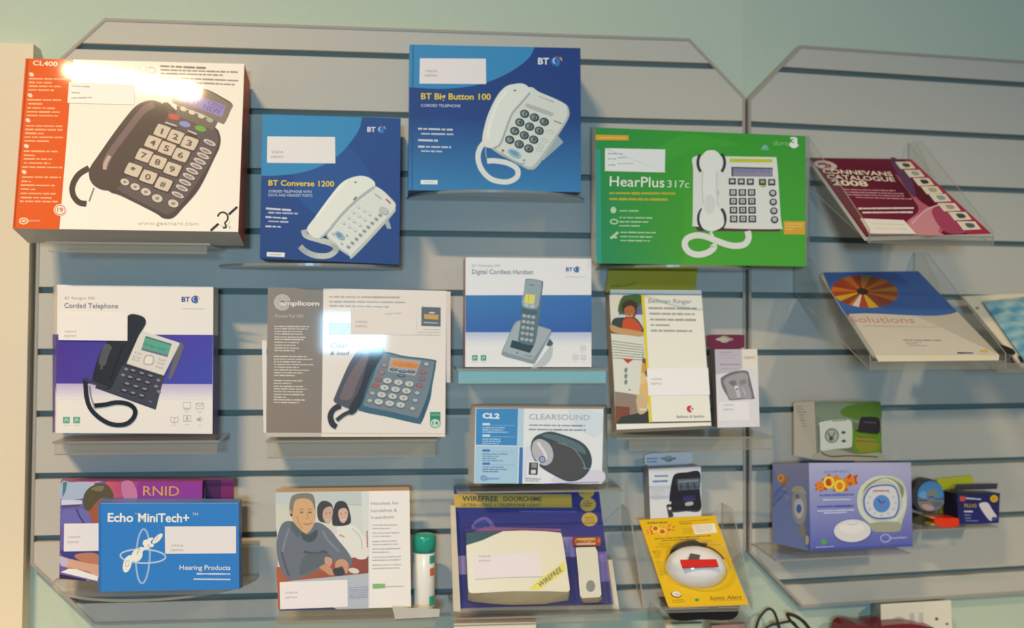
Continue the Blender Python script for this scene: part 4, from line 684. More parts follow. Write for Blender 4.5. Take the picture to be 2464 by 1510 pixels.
a.E(362, 850, 26, 30, '#b9dcb0'); a.ring(368, 955, 32, 20, 12, '#b9dcb0'); a.S([(335, 1108), (370, 1080), (405, 1050)], 22, '#b9dcb0'); a.S([(350, 1095), (395, 1100)], 16, '#b9dcb0', curve=False)
a.L([(415, 856, 600, 858)], 26, '#9ccc92'); a.L([(415, 918, 715, 922), (415, 956, 680, 958), (415, 992, 610, 994), (425, 1052, 755, 1056), (425, 1090, 715, 1094), (425, 1126, 700, 1130)], 22, '#b4d8aa')
a.E(1738, 282, 26, 22, '#7cc0b0'); a.E(1738, 296, 40, 12, '#6ab4a0')
a.end(t, 'carton', GLOSS)
a.T('HearPlus', 328, 632, 825, 644, 92, '#eef2ec', .004); a.T('317c', 852, 644, 1050, 648, 66, '#dce8d6', 0); a.end(t, 'title_lettering', GLOSS)
a.T('doro', 1815, 262, 1955, 266, 48, '#9cd08e', -.005); a.T('3', 1965, 252, 2035, 254, 62, '#f0f2f0', .05); a.C([(1960, 250), (2040, 252), (2030, 278), (2000, 288), (1970, 276)], '#f0f2f0', 3); a.end(t, 'logo', GLOSS)
a.C([(292, 288), (560, 294), (822, 300), (832, 310), (830, 400), (828, 500), (818, 508), (560, 502), (296, 496), (286, 486), (285, 390), (286, 296)], '#e8ebec', 3); a.L([(312, 338, 448, 340)], 16, '#8e98a0'); a.L([(312, 385, 385, 387), (312, 440, 380, 442)], 16, '#8e98a0'); a.L([(405, 375, 485, 372), (405, 430, 540, 426)], 14, '#9aa8c8'); a.end(t, 'price_sticker', PAPER, 'white handwritten price sticker')
Wt = '#e4e4e0'
a.P([(1100, 1000), (1880, 1020), (1870, 1045), (1130, 1040)], '#5c2f38')
a.S([(1580, 1040), (1590, 1100), (1560, 1155), (1490, 1175), (1400, 1165), (1290, 1125), (1200, 1090), (1110, 1080), (1030, 1110), (1010, 1170), (1050, 1230), (1130, 1255), (1220, 1235), (1275, 1190), (1260, 1160)], 56, Wt); a.S([(1240, 1050), (1270, 1090)], 22, Wt)
a.C([(1092, 366), (1300, 362), (1600, 366), (1825, 370), (1842, 385), (1855, 500), (1880, 900), (1892, 1000), (1870, 1022), (1500, 1020), (1110, 1000), (1080, 985), (1082, 900), (1086, 500)], Wt, 4)
a.ring(1250, 420, 122, 128, 26, '#2c3434', 0, -40, 40); a.ring(1250, 420, 122, 128, 26, '#2c3434', 0, 140, 215); a.ring(1255, 930, 122, 130, 26, '#2c3434', 0, -45, 50); a.ring(1255, 930, 122, 130, 26, '#2c3434', 0, 130, 225)
a.C([(1160, 370), (1200, 318), (1250, 306), (1300, 318), (1340, 370), (1350, 440), (1315, 490), (1300, 560), (1300, 700), (1312, 820), (1350, 880), (1368, 960), (1340, 1010), (1255, 1042), (1180, 1020), (1145, 950), (1150, 880), (1175, 800), (1165, 640), (1172, 490), (1150, 440)], '#eaeae6')
a.S([(1175, 500), (1168, 640), (1180, 800)], 8, '#c2c6c6'); a.S([(1300, 500), (1300, 680), (1312, 820)], 14, '#d2d4d2'); a.E(1235, 800, 50, 90, '#dcdcda'); a.S([(1255, 1040), (1250, 1075)], 14, '#dcdcd8', curve=False); a.S([(1312, 672), (1316, 718)], 8, '#a9acac', curve=False)
a.P([(1418, 382), (1806, 388), (1804, 418), (1418, 416)], '#c6cc2e'); a.P([(1432, 458), (1808, 466), (1808, 548), (1434, 544)], '#8f8ca8'); a.P([(1432, 458), (1808, 466), (1808, 480), (1450, 472), (1450, 544), (1434, 544)], '#53506c'); a.T('12:30 DORO PLUS', 1460, 505, 1780, 510, 26, '#66648c')
kd, kl = '#30343a', '#c9c8c4'
for i in range(4):
    for j in range(3):
        x, y = 1448+84*j+2*i, 692+80*i; a.P([(x-34, y-32), (x+34, y-32), (x+34, y+30), (x-34, y+30)], kd); a.P([(x-20, y-22), (x+20, y-22), (x+20, y+16), (x-20, y+16)], kl); a.T('123456789*0#'[i*3+j], x-9, y+8, x+9, y+8, 22, '#4a4a50', .02)
for x, y, c_ in ((1440, 590, kl), (1522, 592, kl), (1604, 594, kl), (1714, 596, '#a8ac6c'), (1798, 598, kl)): a.P([(x-32, y-28), (x+32, y-28), (x+32, y+28), (x-32, y+28)], kd); a.P([(x-18, y-16), (x+18, y-16), (x+18, y+12), (x-18, y+12)], c_)
a.E(1722, 634, 24, 8, '#b9c24a')
for i, (x, y) in enumerate(((1808, 697), (1812, 777), (1818, 858), (1824, 938))): a.E(x, y, 34, 32, kd); a.E(x, y-2, 21, 19, kl); a.S([(x-10, y), (x+10, y)], 5, '#777', curve=False)
a.end(t, 'telephone_picture', GLOSS, 'printed white corded telephone with dark square keys')
zb = min(v.z for v in a.A[2:]); s, z0 = moonshelf('clear half-round shelf under the wide green carton', 1432, 1793, 640, .135); s.o.location.z += zb-.0005-z0

# ================================================================ ringer carton with raised yellow lid
f = fr(1420, 620, 3.1458)
t, a = carton('ringer_carton', 'tall white yellow-striped carton with a raised yellow lid, picturing a person in red', 'box', f,
    [(150, 242), (842, 250), (918, 1268), (200, 1300)], .055, .115, .038, ('#eceae2', '#cfc8bc', '#e8e6e0', '#cfc8bc', '#a8947c', '#8c8478'))
q = [(148, 278), (842, 285), (915, 1232), (196, 1250)]
a.S([(155, 246), (838, 252)], 12, '#f8f6f2', curve=False); a.S([(150, 272), (842, 280)], 8, '#8c94a0', curve=False); a.S([(198, 1252), (915, 1238)], 11, '#565a58', curve=False)
a.P([(145, 282), (388, 282), (445, 1245), (195, 1250)], '#cdd3d6'); a.P([(150, 282), (250, 282), (230, 420), (155, 470)], '#dcd8cc'); a.P([(250, 285), (388, 284), (398, 430), (215, 430)], '#5c66a0')
a.C([(210, 390), (240, 300), (300, 280), (385, 284), (380, 350), (300, 420), (230, 420)], '#3c6236'); a.C([(240, 380), (250, 340), (300, 318), (350, 340), (352, 400), (330, 450), (260, 420)], '#3c2a22'); a.C([(258, 390), (300, 362), (335, 380), (335, 430), (312, 462), (275, 450)], '#b0683c'); a.S([(275, 435), (300, 446), (318, 436)], 6, '#e9d9c9'); a.E(282, 402, 6, 3, '#3c2418'); a.E(315, 400, 6, 3, '#3c2418')
a.C([(170, 470), (260, 450), (340, 452), (400, 530), (402, 590), (180, 590)], '#2f4644'); a.C([(262, 460), (335, 462), (390, 550), (260, 552), (245, 500)], '#c8502c'); a.C([(155, 505), (230, 530), (400, 562), (402, 590), (300, 590), (170, 560)], '#c49a6c')
a.P([(152, 572), (402, 600), (405, 1000), (195, 1010)], '#8c7a64'); a.P([(385, 760), (425, 760), (432, 900), (395, 900)], '#6e4a34'); a.C([(370, 920), (420, 900), (440, 1010), (440, 1100), (370, 1120), (345, 1060)], '#d9b878'); a.C([(375, 880), (410, 870), (425, 930), (380, 960)], '#e0c48c'); a.C([(380, 800), (415, 800), (420, 860), (385, 860)], '#d09a50')
a.P([(185, 1010), (345, 1035), (440, 1150), (445, 1246), (195, 1250)], '#8f7f74'); a.P([(190, 1120), (300, 1130), (300, 1240), (195, 1248)], '#7c4438'); a.P([(240, 1200), (440, 1160), (445, 1246), (200, 1250)], '#2c3836'); a.C([(350, 1060), (410, 1050), (430, 1150), (370, 1180)], '#cdb48c'); a.S([(375, 1145), (430, 1150)], 9, '#e9e3d0', curve=False)
a.P([(158, 572), (405, 600), (402, 680), (370, 1035), (190, 1012), (165, 700)], '#d9dcd4')
for i in range(7): a.S([(160, 629+21*i), (400, 660+19*i)], 6, '#8c8c84', curve=False)
a.P([(244, 762), (328, 768), (285, 800)], '#c43a2c'); 
for y in (850, 895, 940): a.E(270, y, 12, 20, '#7c8884', 10)
a.E(298, 998, 8, 7, '#c46c60')
a.P([(386, 282), (410, 282), (442, 835), (424, 838)], '#e2cf1c'); a.P([(438, 1038), (456, 1038), (468, 1242), (446, 1246)], '#e2cf1c')
a.L([(440, 380, 805, 384), (448, 422, 790, 426), (452, 466, 800, 470), (456, 508, 600, 510), (460, 550, 772, 554)], 24, '#a5a29e')
a.C([(742, 1120), (768, 1120), (756, 1142), (768, 1166), (748, 1168), (732, 1150), (732, 1132)], '#c43846', 3); a.E(774, 1142, 7, 7, '#c43846')
a.end(t, 'carton', CARD)
a.T('Bellman Ringer', 440, 342, 768, 346, 34, '#a3a09c', .003); a.end(t, 'title_lettering', CARD); a.T('Bellman & Symfon', 655, 1212, 862, 1208, 21, '#8a8884', .004); a.end(t, 'maker_lettering', CARD)
a.P([(428, 838), (892, 832), (905, 1035), (440, 1042)], '#f1eff2'); a.T('VADA', 458, 925, 545, 925, 15, '#8a8a8c'); a.T('DEMO', 458, 960, 542, 960, 15, '#8a8a8c'); a.end(t, 'price_sticker', PAPER, 'white printed price sticker')
m = MB(); Q = [W(*f(*p), .03) for p in ((138, 96), (812, 98), (798, 262), (118, 262))]; m.hexa(Q, [v+Vector((0, .002, 0)) for v in Q], '#b9a416')
b = Art(Q[0], Vector((0, -1, 0)), f); b.mb = m; b.S([(150, 218), (260, 212), (350, 188)], 6, '#6c6420'); b.S([(160, 205), (240, 205)], 4, '#7c7420')
Q2 = [W(*f(*p), d) for p, d in (((165, 58), .018), ((812, 60), .018), ((812, 97), .032), ((134, 97), .032))]; m.hexa(Q2, [v+Vector((0, .002, 0)) for v in Q2], '#ab9a18')
t.add('raised_lid', m, CARD, 'yellow lid flap raised behind the carton')
ub, zb = uz(1600, 1036, .115); zb = min(v.z for v in a.A[2:]+a.B[2:])
# phone amplifier pack
t, a = carton('amplifier_pack', 'slim white pack with a maroon hang tab, right of the yellow-striped carton', 'box', f,
    [(944, 692), (1264, 690), (1284, 1276), (964, 1284)], .092, .098, .03, ('#e4dfe6', '#d2ccd2', '#e0dcda', '#c9c4c4', '#77747c', '#d4cfcc'))
a.P([(944, 692), (1148, 691), (1150, 840), (1100, 860), (960, 880), (950, 880)], '#c3bac6'); a.P([(1148, 691), (1264, 690), (1272, 900), (1240, 850), (1150, 840)], '#e9e1d8'); a.L([(978, 806, 1136, 806)], 13, '#a277a4', .05); a.L([(980, 735, 1120, 735), (980, 758, 1100, 758)], 14, '#b9aebc'); a.L([(990, 838, 1110, 838)], 12, '#b2a6b8')
a.C([(988, 920), (1000, 900), (1060, 868), (1140, 852), (1190, 858), (1205, 890), (1240, 1040), (1240, 1066), (1160, 1070), (1060, 1076), (1040, 1050), (1000, 980)], '#76737c'); a.C([(1012, 925), (1080, 885), (1180, 872), (1200, 960), (1222, 1060), (1140, 1062), (1060, 1066), (1030, 990)], '#a5a0a6')
a.C([(1050, 940), (1090, 925), (1110, 950), (1080, 970)], '#7c7880'); a.C([(1130, 930), (1175, 920), (1180, 950), (1140, 960)], '#8a868e'); a.S([(1100, 975), (1120, 1020), (1125, 1055)], 26, '#c9c6cc'); a.E(1108, 978, 16, 9, '#e4e8f0'); a.E(1110, 992, 10, 8, '#7c90b8'); a.S([(1150, 980), (1180, 1040)], 12, '#bcb8be', curve=False)
a.end(t, 'carton', CARD)
a.T('GEEMARC', 1160, 765, 1250, 762, 20, '#d2ab84', .02); a.end(t, 'maker_lettering', CARD); a.T('Amplifier', 975, 722, 1080, 722, 17, '#a898b0'); a.end(t, 'title_lettering', CARD)
a.P([(966, 1090), (1200, 1085), (1206, 1230), (970, 1236)], '#eeeaee'); a.T('VADA', 1008, 1120, 1085, 1118, 14, '#9a9a9c'); a.T('DEMO', 1010, 1155, 1085, 1153, 14, '#9a9a9c'); a.end(t, 'price_sticker', PAPER, 'white printed price sticker')
m = MB(); o_ = [(878, 580), (1176, 582), (1168, 720), (886, 720)]; hole = [(1018+68*math.cos(t_), 616+(15 if abs(math.cos(t_)) > .35 else 26)*math.sin(t_)) for t_ in [6.28318*i/24+.001 for i in range(24)]]
ring_o = []
for hx_, hy_ in hole:
    vx, vy = hx_-1018, hy_-616; k = min([z for z in ((150/vx if vx > 0 else -134/vx) if abs(vx) > 1e-6 else 1e9, (96/vy if vy > 0 else -35/vy) if abs(vy) > 1e-6 else 1e9)]); ring_o.append((1018+vx*k, 616+vy*k))
for i in range(24):
    j = (i+1) % 24; F4 = [W(*f(*p), .055) for p in (ring_o[i], ring_o[j], hole[j], hole[i])]; m.hexa(F4, [v+Vector((0, .0012, 0)) for v in F4], '#6c1c44')
t.add('hang_tab', m, CARD, 'maroon hang tab with a slotted hole')
u0, _ = uz(1484, 1040, .135); u1, _ = uz(1862, 1034, .135)
s = Thing('acrylic_shelf', 'clear lipped shelf under the yellow-striped carton and the slim maroon-tabbed pack', 'shelf', pos((u0+u1)/2, .06, zb), 'clear display shelves on the slatted panels')
m = MB(); m.slab(u0, min(u1, -.004) if u1 > 0 and False else u1, .0085, .135, zb-.0035, zb-.0005, mi=0); m.slab(u0, u1, .135, .1358, zb-.0035, zb-.0005, mi=1); s.add('shelf_plate', m, [ACR, EDGE])
m = MB(); m.slab(u0+.02, u1-.004, .1326, .1348, zb-.02, zb-.0035, mi=0); m.slab(u0+.02, u1-.004, .1325, .1352, zb-.0212, zb-.02, mi=1); s.add('front_lip', m, [LIP, EDGE])
m = MB(); m.slab(u0, -.01, .0005, .008, zb-.003, zb+.02); s.add('back_upstand', m, [ACR])

# ================================================================ hanging white pack and the yellow pack in a clear holder
f = fr(1460, 1060, 3.355)
t, a = carton('answerphone_pack', 'white hang-tab pack picturing a black gadget, standing above the yellow pack', 'box', f,
    [(338, 228), (760, 208), (764, 640), (352, 650)], .05, .052, .04, ('#dfe0e6', '#cfd0d6', '#a9acb4', '#c6c6cc', '#8f8c96', '#b0b2ba'))
a.P([(338, 228), (760, 208), (760, 222), (338, 242)], '#c6c9d0'); a.L([(385, 285, 495, 282)], 24, '#5f86c0', .05); a.L([(370, 328, 492, 324)], 30, '#5f86c0', .05); a.L([(365, y, x, y-2) for y, x in ((400, 470), (418, 480), (438, 440), (455, 478), (472, 455))], 9, '#c6c2c2')
a.C([(535, 290), (565, 262), (640, 254), (750, 250), (752, 400), (756, 560), (640, 568), (515, 572), (505, 480), (515, 380)], '#231f28', 4); a.P([(568, 310), (750, 300), (752, 390), (575, 400)], '#5d6674'); a.S([(580, 330), (740, 320)], 10, '#8a94a0', curve=False); a.S([(600, 345), (600, 395)], 10, '#3c404c', curve=False); a.S([(650, 340), (660, 392)], 14, '#39404a', curve=False); a.S([(700, 335), (715, 385)], 12, '#3c404c', curve=False)
a.P([(608, 445), (715, 440), (712, 480), (625, 490)], '#38346e'); a.C([(635, 500), (690, 490), (695, 515), (640, 524)], '#b9b2b4', 3); a.P([(480, 520), (510, 500), (540, 610), (500, 620)], '#3a3640'); a.S([(490, 570), (740, 560)], 8, '#4a4650', curve=False)
for y in (490, 535): a.P([(496, y), (520, y), (520, y+20), (498, y+20)], '#dddde2')
a.end(t, 'carton', CARD)
m = MB(); hole = [(495+66*math.cos(t_), 143+(13 if abs(math.cos(t_)) > .3 else 26)*math.sin(t_)) for t_ in [6.28318*i/24+.001 for i in range(24)]]; ro = []
for hx_, hy_ in hole:
    vx, vy = hx_-495, hy_-143; kx = (198/vx if vx > 0 else -190/vx) if abs(vx) > 1e-6 else 1e9; ky = (52/vy if vy > 0 else -48/vy) if abs(vy) > 1e-6 else 1e9; k = min(kx, ky); ro.append((495+vx*k, 143+vy*k-(vx*k)*.045))
for i in range(24):
    j = (i+1) % 24; F4 = [W(*f(*p), .022) for p in (ro[i], ro[j], hole[j], hole[i])]; m.hexa(F4, [v+Vector((0, .0012, 0)) for v in F4], '#c9ccd6')
F4 = [W(*f(*p), d) for p, d in (((305, 205), .0225), ((694, 188), .0225), ((760, 212), .05), ((338, 232), .05))]; m.face(F4, '#8c8f9c')  # face below the tab, the tab's shadow put into its darker grey
b = Art(W(*f(400, 150), .0222), Vector((0, -1, 0)), f); b.mb = m; b.L([(322, 145, 412, 141)], 22, '#6a90c4', .05); b.L([(322, 170, 405, 167)], 20, '#6a90c4', .05)
t.add('hang_tab', m, CARD, 'pale hang tab with a slotted hole')

q = [(262, 642), (868, 605), (1140, 1322), (498, 1346)]
P0, N = quadplane(q, .062, .158, f); a = Art(P0, N, f)
t = Thing('shaker_pack', 'yellow blister card with a white domed disc and red strip', 'blister pack', a.w(820, 1335))
card = smooth([(275, 636), (560, 618), (850, 605), (876, 612), (890, 650), (1010, 980), (1135, 1300), (1140, 1318), (1110, 1324), (830, 1335), (540, 1347), (505, 1338), (480, 1290), (370, 960), (268, 665), (262, 646)], True, 3)
A = [a.w(*p) for p in card]; a.mb.prism(A, [v-N*.0015 for v in A], '#e3b70c'); a.k = 3
Y = '#8f7a1c'
a.L([(325, 662, 495, 660)], 10, '#7c7048'); a.L([(580, 655, 840, 635), (590, 668, 680, 662)], 11, Y); a.L([(385, 792, 850, 765), (440, 806, 740, 790)], 13, '#6c6228')
a.L([(x0, y, x1, y-3) for y, x0, x1 in ((712, 605, 690), (728, 615, 700), (744, 610, 690), (672, 600, 690), (828, 410, 520), (843, 420, 510), (858, 390, 515), (805, 770, 850), (820, 775, 850), (840, 780, 925))], 7, Y)
a.L([(x, y, x+58+random.randint(-8, 10), y-1) for y, x in ((890, 370), (903, 380), (916, 382), (930, 385), (943, 388), (975, 398), (990, 402), (1003, 405), (1016, 408), (1030, 412), (1043, 415), (1056, 420), (1070, 422), (1083, 426))], 7, Y)
a.E(380, 895, 14, 6, '#cf7a20'); a.ring(722, 1015, 244, 178, 16, '#5c4c14', 8, 175, 330); a.E(560, 1240, 44, 26, '#6c5410', 12); a.E(562, 1236, 38, 21, '#e4dac6', 12); a.E(570, 1240, 20, 9, '#c9bca8', 12); a.L([(528, 1287, 622, 1283), (528, 1303, 630, 1299)], 9, Y); a.E(728, 1284, 18, 12, '#3f9a30'); a.L([(850, 1292, 1095, 1282)], 6, Y)
for x, y, k in ((340, 735, 0), (385, 705, 1), (450, 730, 2), (510, 705, 3)): a.C([(x-38, y-10), (x-8, y-22), (x+10, y-34), (x+14, y-16), (x+40, y-18), (x+26, y+2), (x+38, y+22), (x+6, y+16), (x-20, y+26), (x-18, y+6)], '#c4601c', 2)
a.end(t, 'backing_card', GLOSS, 'yellow backing card')
a.T('SONIC', 325, 672, 495, 665, 15, '#7a6a3c', .01)
a.T('B', 312, 758, 362, 750, 46, '#f0b040', .03); a.ring(392, 708, 26, 24, 11, '#f2d060'); a.ring(448, 734, 28, 24, 11, '#f2d060'); a.T('M', 480, 728, 535, 718, 40, '#f0b040', .03)
a.end(t, 'title_lettering', CARD); a.T('Sonic Alert', 832, 1285, 1088, 1275, 30, '#7c5c20', .01, .1); a.end(t, 'maker_lettering', CARD)
a.P([(686, 680), (870, 665), (892, 742), (712, 756)], '#ece4d8'); a.L([(705, 690, 850, 680), (708, 705, 850, 696), (712, 720, 858, 711), (716, 735, 840, 726)], 9, '#b4a49c'); a.end(t, 'price_sticker', PAPER, 'small white printed sticker')
# dome: flattened half ellipsoid, flat facing the card
m = MB(); c0 = a.w(718, 1025); ex = (a.w(962, 1040)-a.w(474, 1010)); rx = ex.length/2; ex.normalize(); ey = N.cross(ex).normalized(); ry = (a.w(735, 1190)-a.w(700, 868)).length/2; V, Fc = [], []; n = 40; K = 10
for k in range(K+1):
    an = math.pi/2*k/K; rr, h = math.cos(an), math.sin(an)*.034
    V += [c0 + ex*rx*rr*math.cos(6.28318*i/n) + ey*ry*rr*math.sin(6.28318*i/n) + N*h for i in range(n)]
for k in range(K): Fc += [(k*n+i, k*n+(i+1) % n, (k+1)*n+(i+1) % n, (k+1)*n+i) for i in range(n)]
m.tris(V, Fc, '#eeecef', 0, True); m.tris([v for v in V[:n]], [tuple(range(n))], '#e6e4e8'); dm = t.add('shaker_disc', m, ink('glossy_white_plastic', .12, .6), 'glossy white domed vibrating disc')
b = Art(a.w(750, 985)+N*.0372, N, f); F4 = [b.w(*p) for p in ((595, 960), (884, 955), (904, 1012), (614, 1022))]; m = MB(); m.hexa(F4, [v-N*.003 for v in F4], '#d2180e'); t.add('warning_strip', m, PAPER, 'bright red strip across the disc', dm)
F4 = [b.w(*p, -.001) for p in ((676, 905), (756, 918), (742, 968), (656, 960))]; m = MB(); m.hexa(F4, [v-N*.014 for v in F4], '#5a5652'); t.add('plug', m, PLAST, 'grey plug end above the red strip', dm)
m = MB(); cp_ = smooth([(505, 915), (560, 860), (640, 832), (700, 830), (740, 850), (800, 858), (700, 880), (600, 890), (540, 900)], True, 4); F4 = [a.w(*p, .012) for p in cp_]; m.prism(F4, [v-N*.011 for v in F4], '#3b3426'); t.add('cable', m, RUBBER, 'dark coiled lead tucked above the disc')
m = MB(); V2 = []; 
for k in range(3):
    sc, h = ((1.1, .0005), (1.07, .022), (1.0, .037))[k]; V2 += [c0 + ex*rx*sc*math.cos(6.28318*i/n) + ey*ry*sc*math.sin(6.28318*i/n) + N*h for i in range(n)]
m.tris(V2, [(k*n+i, k*n+(i+1) % n, (k+1)*n+(i+1) % n, (k+1)*n+i) for k in range(2) for i in range(n)], '#fff', 0, True); t.add('blister', m, [BLIS], 'clear blister rim round the disc')
# black case under it, in the holder
m = MB(); ZL = lambda y: W(*f(780, y), .12).z
prof = smooth([(500, 1325), (780, 1330), (1060, 1318), (1066, 1345), (1058, 1400), (1010, 1440), (900, 1448), (780, 1440), (640, 1452), (540, 1442), (500, 1405), (492, 1350)], True, 3)
Q = [W(*f(*p), .125) for p in prof]; m.prism(Q, [v+Vector((0, .05, 0)) for v in Q], '#1d161a'); single('black_case', 'black rounded plastic case showing beneath the yellow card, behind the holder lip', 'case', m, PLAST, W(*f(780, 1450), .11))
def holder(label, w, uL, uR, top, bot, dT, dB, sh, lip, lipl=True):   # sloping clear literature holder
    (zT), (zB) = top, bot; th = .0025; t = Thing('literature_holder', label, 'holder', pos((uL+uR)/2, dB/2, zB, w), 'clear sloping holders')
    sl = Vector((0, dB-dT, zB-zT)); 
    def q(u, d, z): return pos(u, d, z, w)
    m = MB(); m.hexa([q(uL, dT, zT), q(uR, dT, zT), q(uR, dB, zB), q(uL, dB, zB)], [q(uL, dT-.001, zT-.0025), q(uR, dT-.001, zT-.0025), q(uR, dB-.001, zB-.0025), q(uL, dB-.001, zB-.0025)]); t.add('sloping_plate', m, [ACR])
    for s_, u in ((-1, uL), (1, uR)):
        m = MB(); P_ = [(.001, zT+sh*1.35), (dT+.01, zT+sh*1.3), (dB+.004, zB+sh*.55), (dB+.004, zB-.003), (.001, zT-.02)]
        F_ = [q(u+th/2, d, z) for d, z in P_]; B_ = [q(u-th/2, d, z) for d, z in P_]; m.prism(F_, B_, '#fff', None, 0, 1); t.add('side_panel', m, [ACR, EDGE])
    if lip: m = MB(); m.hexa([q(uL, dB+.006, zB+lip), q(uR, dB+.006, zB+lip), q(uR, dB+.004, zB-.003), q(uL, dB+.004, zB-.003)], [q(uL, dB+.0035, zB+lip), q(uR, dB+.0035, zB+lip), q(uR, dB+.0015, zB-.003), q(uL, dB+.0015, zB-.003)], '#fff', 0); m.slab(uL, uR, dB+.0062, dB+.0068, zB+lip-.0012, zB+lip, w, mi=1); t.add('front_lip', m, [LIP, EDGE])
    return t
uL, zt = uz(1526, 1250, .055); uR, _ = uz(1742, 1245, .055); _, zbt = uz(1700, 1470, .16)
holder('clear sloping holder carrying the yellow blister card, left of the corner seam', 'L', uL-.008, uR+.014, a.w(262, 640).z-.012, a.w(700, 1345).z-.004, .048, .150, .02, .0)
m = MB(); U0, Z0 = uz(1592, 1466, .165); U1, Z1 = uz(1796, 1464, .165); m.slab(U0, U1, .160, .163, Z0-.006, Z0+.003, mi=0); m.slab(U0+.005, U0+.075, .1632, .1640, Z0-.0005, Z0+.001, mi=1); m.slab(U0+.09, U1-.012, .1632, .1640, Z0-.0005, Z0+.001, mi=1)
bpy.data.objects
hs = [o for o in bpy.data.objects if o.name.startswith('literature_holder') and o.parent is None][-1]; o = m.build('front_lip', [LIP, PAPER], hs, Vector(hs.location))
# sliver of a lower holder with leaflets
m = MB(); Q = [W(*p, .10) for p in ((1602, 1502), (1690, 1499), (1690, 1640), (1602, 1640))]; Q = Q[:2]+down(Q[2:]); m.hexa(Q, [v+Vector((0, .012, 0)) for v in Q], '#e2d9b8'); single('leaflet_stack', 'cream leaflets whose top edge shows below the yellow pack', 'leaflets', m, PAPER, Q[2])
m = MB(); Q = [W(*p, .10) for p in ((1712, 1504), (1794, 1500), (1794, 1640), (1712, 1640))]; Q = Q[:2]+down(Q[2:]); m.hexa(Q, [v+Vector((0, .012, 0)) for v in Q], '#c9968a'); single('pink_leaflet_stack', 'pink leaflets whose top edge shows at the bottom, under the yellow pack', 'leaflets', m, PAPER, Q[2])
m = MB(); Q = [W(*p, .115) for p in ((1596, 1490), (1806, 1484), (1806, 1640), (1596, 1640))]; Q = Q[:2]+down(Q[2:]); m.hexa(Q, [v+Vector((0, .002, 0)) for v in Q], '#fff'); m.slab(Q[1].x-.006, Q[1].x, .02, .117, Q[2].z, Q[1].z, mi=1); m.slab(Q[0].x, Q[0].x+.003, .02, .117, Q[2].z, Q[0].z, mi=0); single('leaflet_dispenser', 'clear dispenser in front of the cream and pink leaflets at the bottom edge', 'holder', m, [ACR, LIP], Q[2])

# ================================================================ right wall: sloping magazine holders
f = fr(1900, 300, 2.516)
def sloped(q, dT, dB, f, thick=.006):
    P0, N = quadplane(q, dT, dB, f, 'R'); a = Art(P0, N, f); return P0, N, a
q = [(120, 200), (735, 208), (1222, 660), (462, 680)]
P0, N, a = sloped(q, .035, .225, f)
t = Thing('catalogue', 'maroon catalogue with a column of small pictures, in the upper sloping holder', 'catalogue', a.w(840, 670))
A = [a.w(*p) for p in q]; a.mb.hexa(A, [v-N*.007 for v in A], ('#8f1c44', '#ddd', '#ddd6d0', '#dcd8c8', '#ddd6d0', '#ddd6d0'))
a.P(q, '#8f1c44', ['#8c1c40', '#9a1c46', '#801438', '#9c1e40']); a.P([(640, 208), (735, 208), (1222, 660), (1080, 664)], '#a81e44'); a.C([(640, 300), (720, 380), (800, 470), (950, 560), (900, 668), (770, 668), (700, 600), (780, 520), (740, 440)], '#bb5a72'); a.C([(790, 540), (850, 500), (960, 560), (900, 640), (930, 668), (770, 668), (720, 590)], '#cf8a94'); a.C([(860, 520), (960, 500), (1100, 600), (1040, 660), (930, 640)], '#a83a5c'); a.S([(740, 600), (820, 520), (920, 480)], 10, '#e0b0b8')
a.C([(610, 215), (660, 215), (740, 340), (760, 440), (700, 380)], '#5a2c54'); a.P([(610, 215), (700, 210), (700, 226), (625, 230)], '#3c2030')
a.E(218, 245, 70, 26, '#c9b9b4', 10); a.E(212, 246, 42, 15, '#8c2846', 10); a.E(195, 252, 20, 9, '#ddd4cc')
a.L([(325, 392, 640, 400), (335, 408, 690, 418), (348, 424, 700, 432), (400, 440, 740, 450)], 13, '#c8899a'); a.L([(415, 508, 760, 505)], 20, '#ead9da', .1); a.L([(440, 532, 745, 530)], 20, '#ead9da', .1)
for i, (x, y) in enumerate(((700, 245), (755, 295), (810, 345), (860, 395), (910, 442), (965, 498), (1030, 552), (1085, 610))):
    k = 1+i*.03; P_ = [(x-62*k, y-20*k), (x+30*k, y-20*k), (x+62*k, y+20*k), (x-28*k, y+24*k)]; a.P(P_, '#e3ddc8'); c_ = ('#4c3c40', '#9aa89c', '#2c2a34', '#b0a894', '#8fa0ac', '#b99aa0', '#3c4450', '#58606c')[i]; a.C([(x-20*k, y-10*k), (x+18*k, y-9*k), (x+30*k, y+8*k), (x-2*k, y+12*k)], c_, 3)
a.end(t, 'cover', GLOSS, 'printed maroon cover and page block')
a.T('CONNEVANS', 205, 294, 625, 312, 25, '#e9dcc8', .022, -.5); a.T('CATALOGUE', 232, 328, 640, 345, 25, '#e9dcc8', .022, -.5); a.T('2008', 262, 366, 478, 374, 31, '#e9dcc8', .03, -.5); a.end(t, 'title_lettering', GLOSS)
a.P([(425, 568), (690, 578), (765, 662), (480, 660)], '#ece4dc'); a.L([(500, 600, 700, 606), (520, 628, 720, 634)], 8, '#cfc6c0'); a.end(t, 'address_sticker', PAPER, 'white sticker at the cover foot')
uL, zT = uz(1944, 376, .03, 'R'); uR, _ = uz(2200, 385, .03, 'R'); P_ = a.w(840, 670); zB = a.w(840, 676).z
holder('clear sloping holder with the maroon catalogue, upper right', 'R', uL-.004, uR+.008, zT-.012, zB-.010, .028, .222, .036, .012)

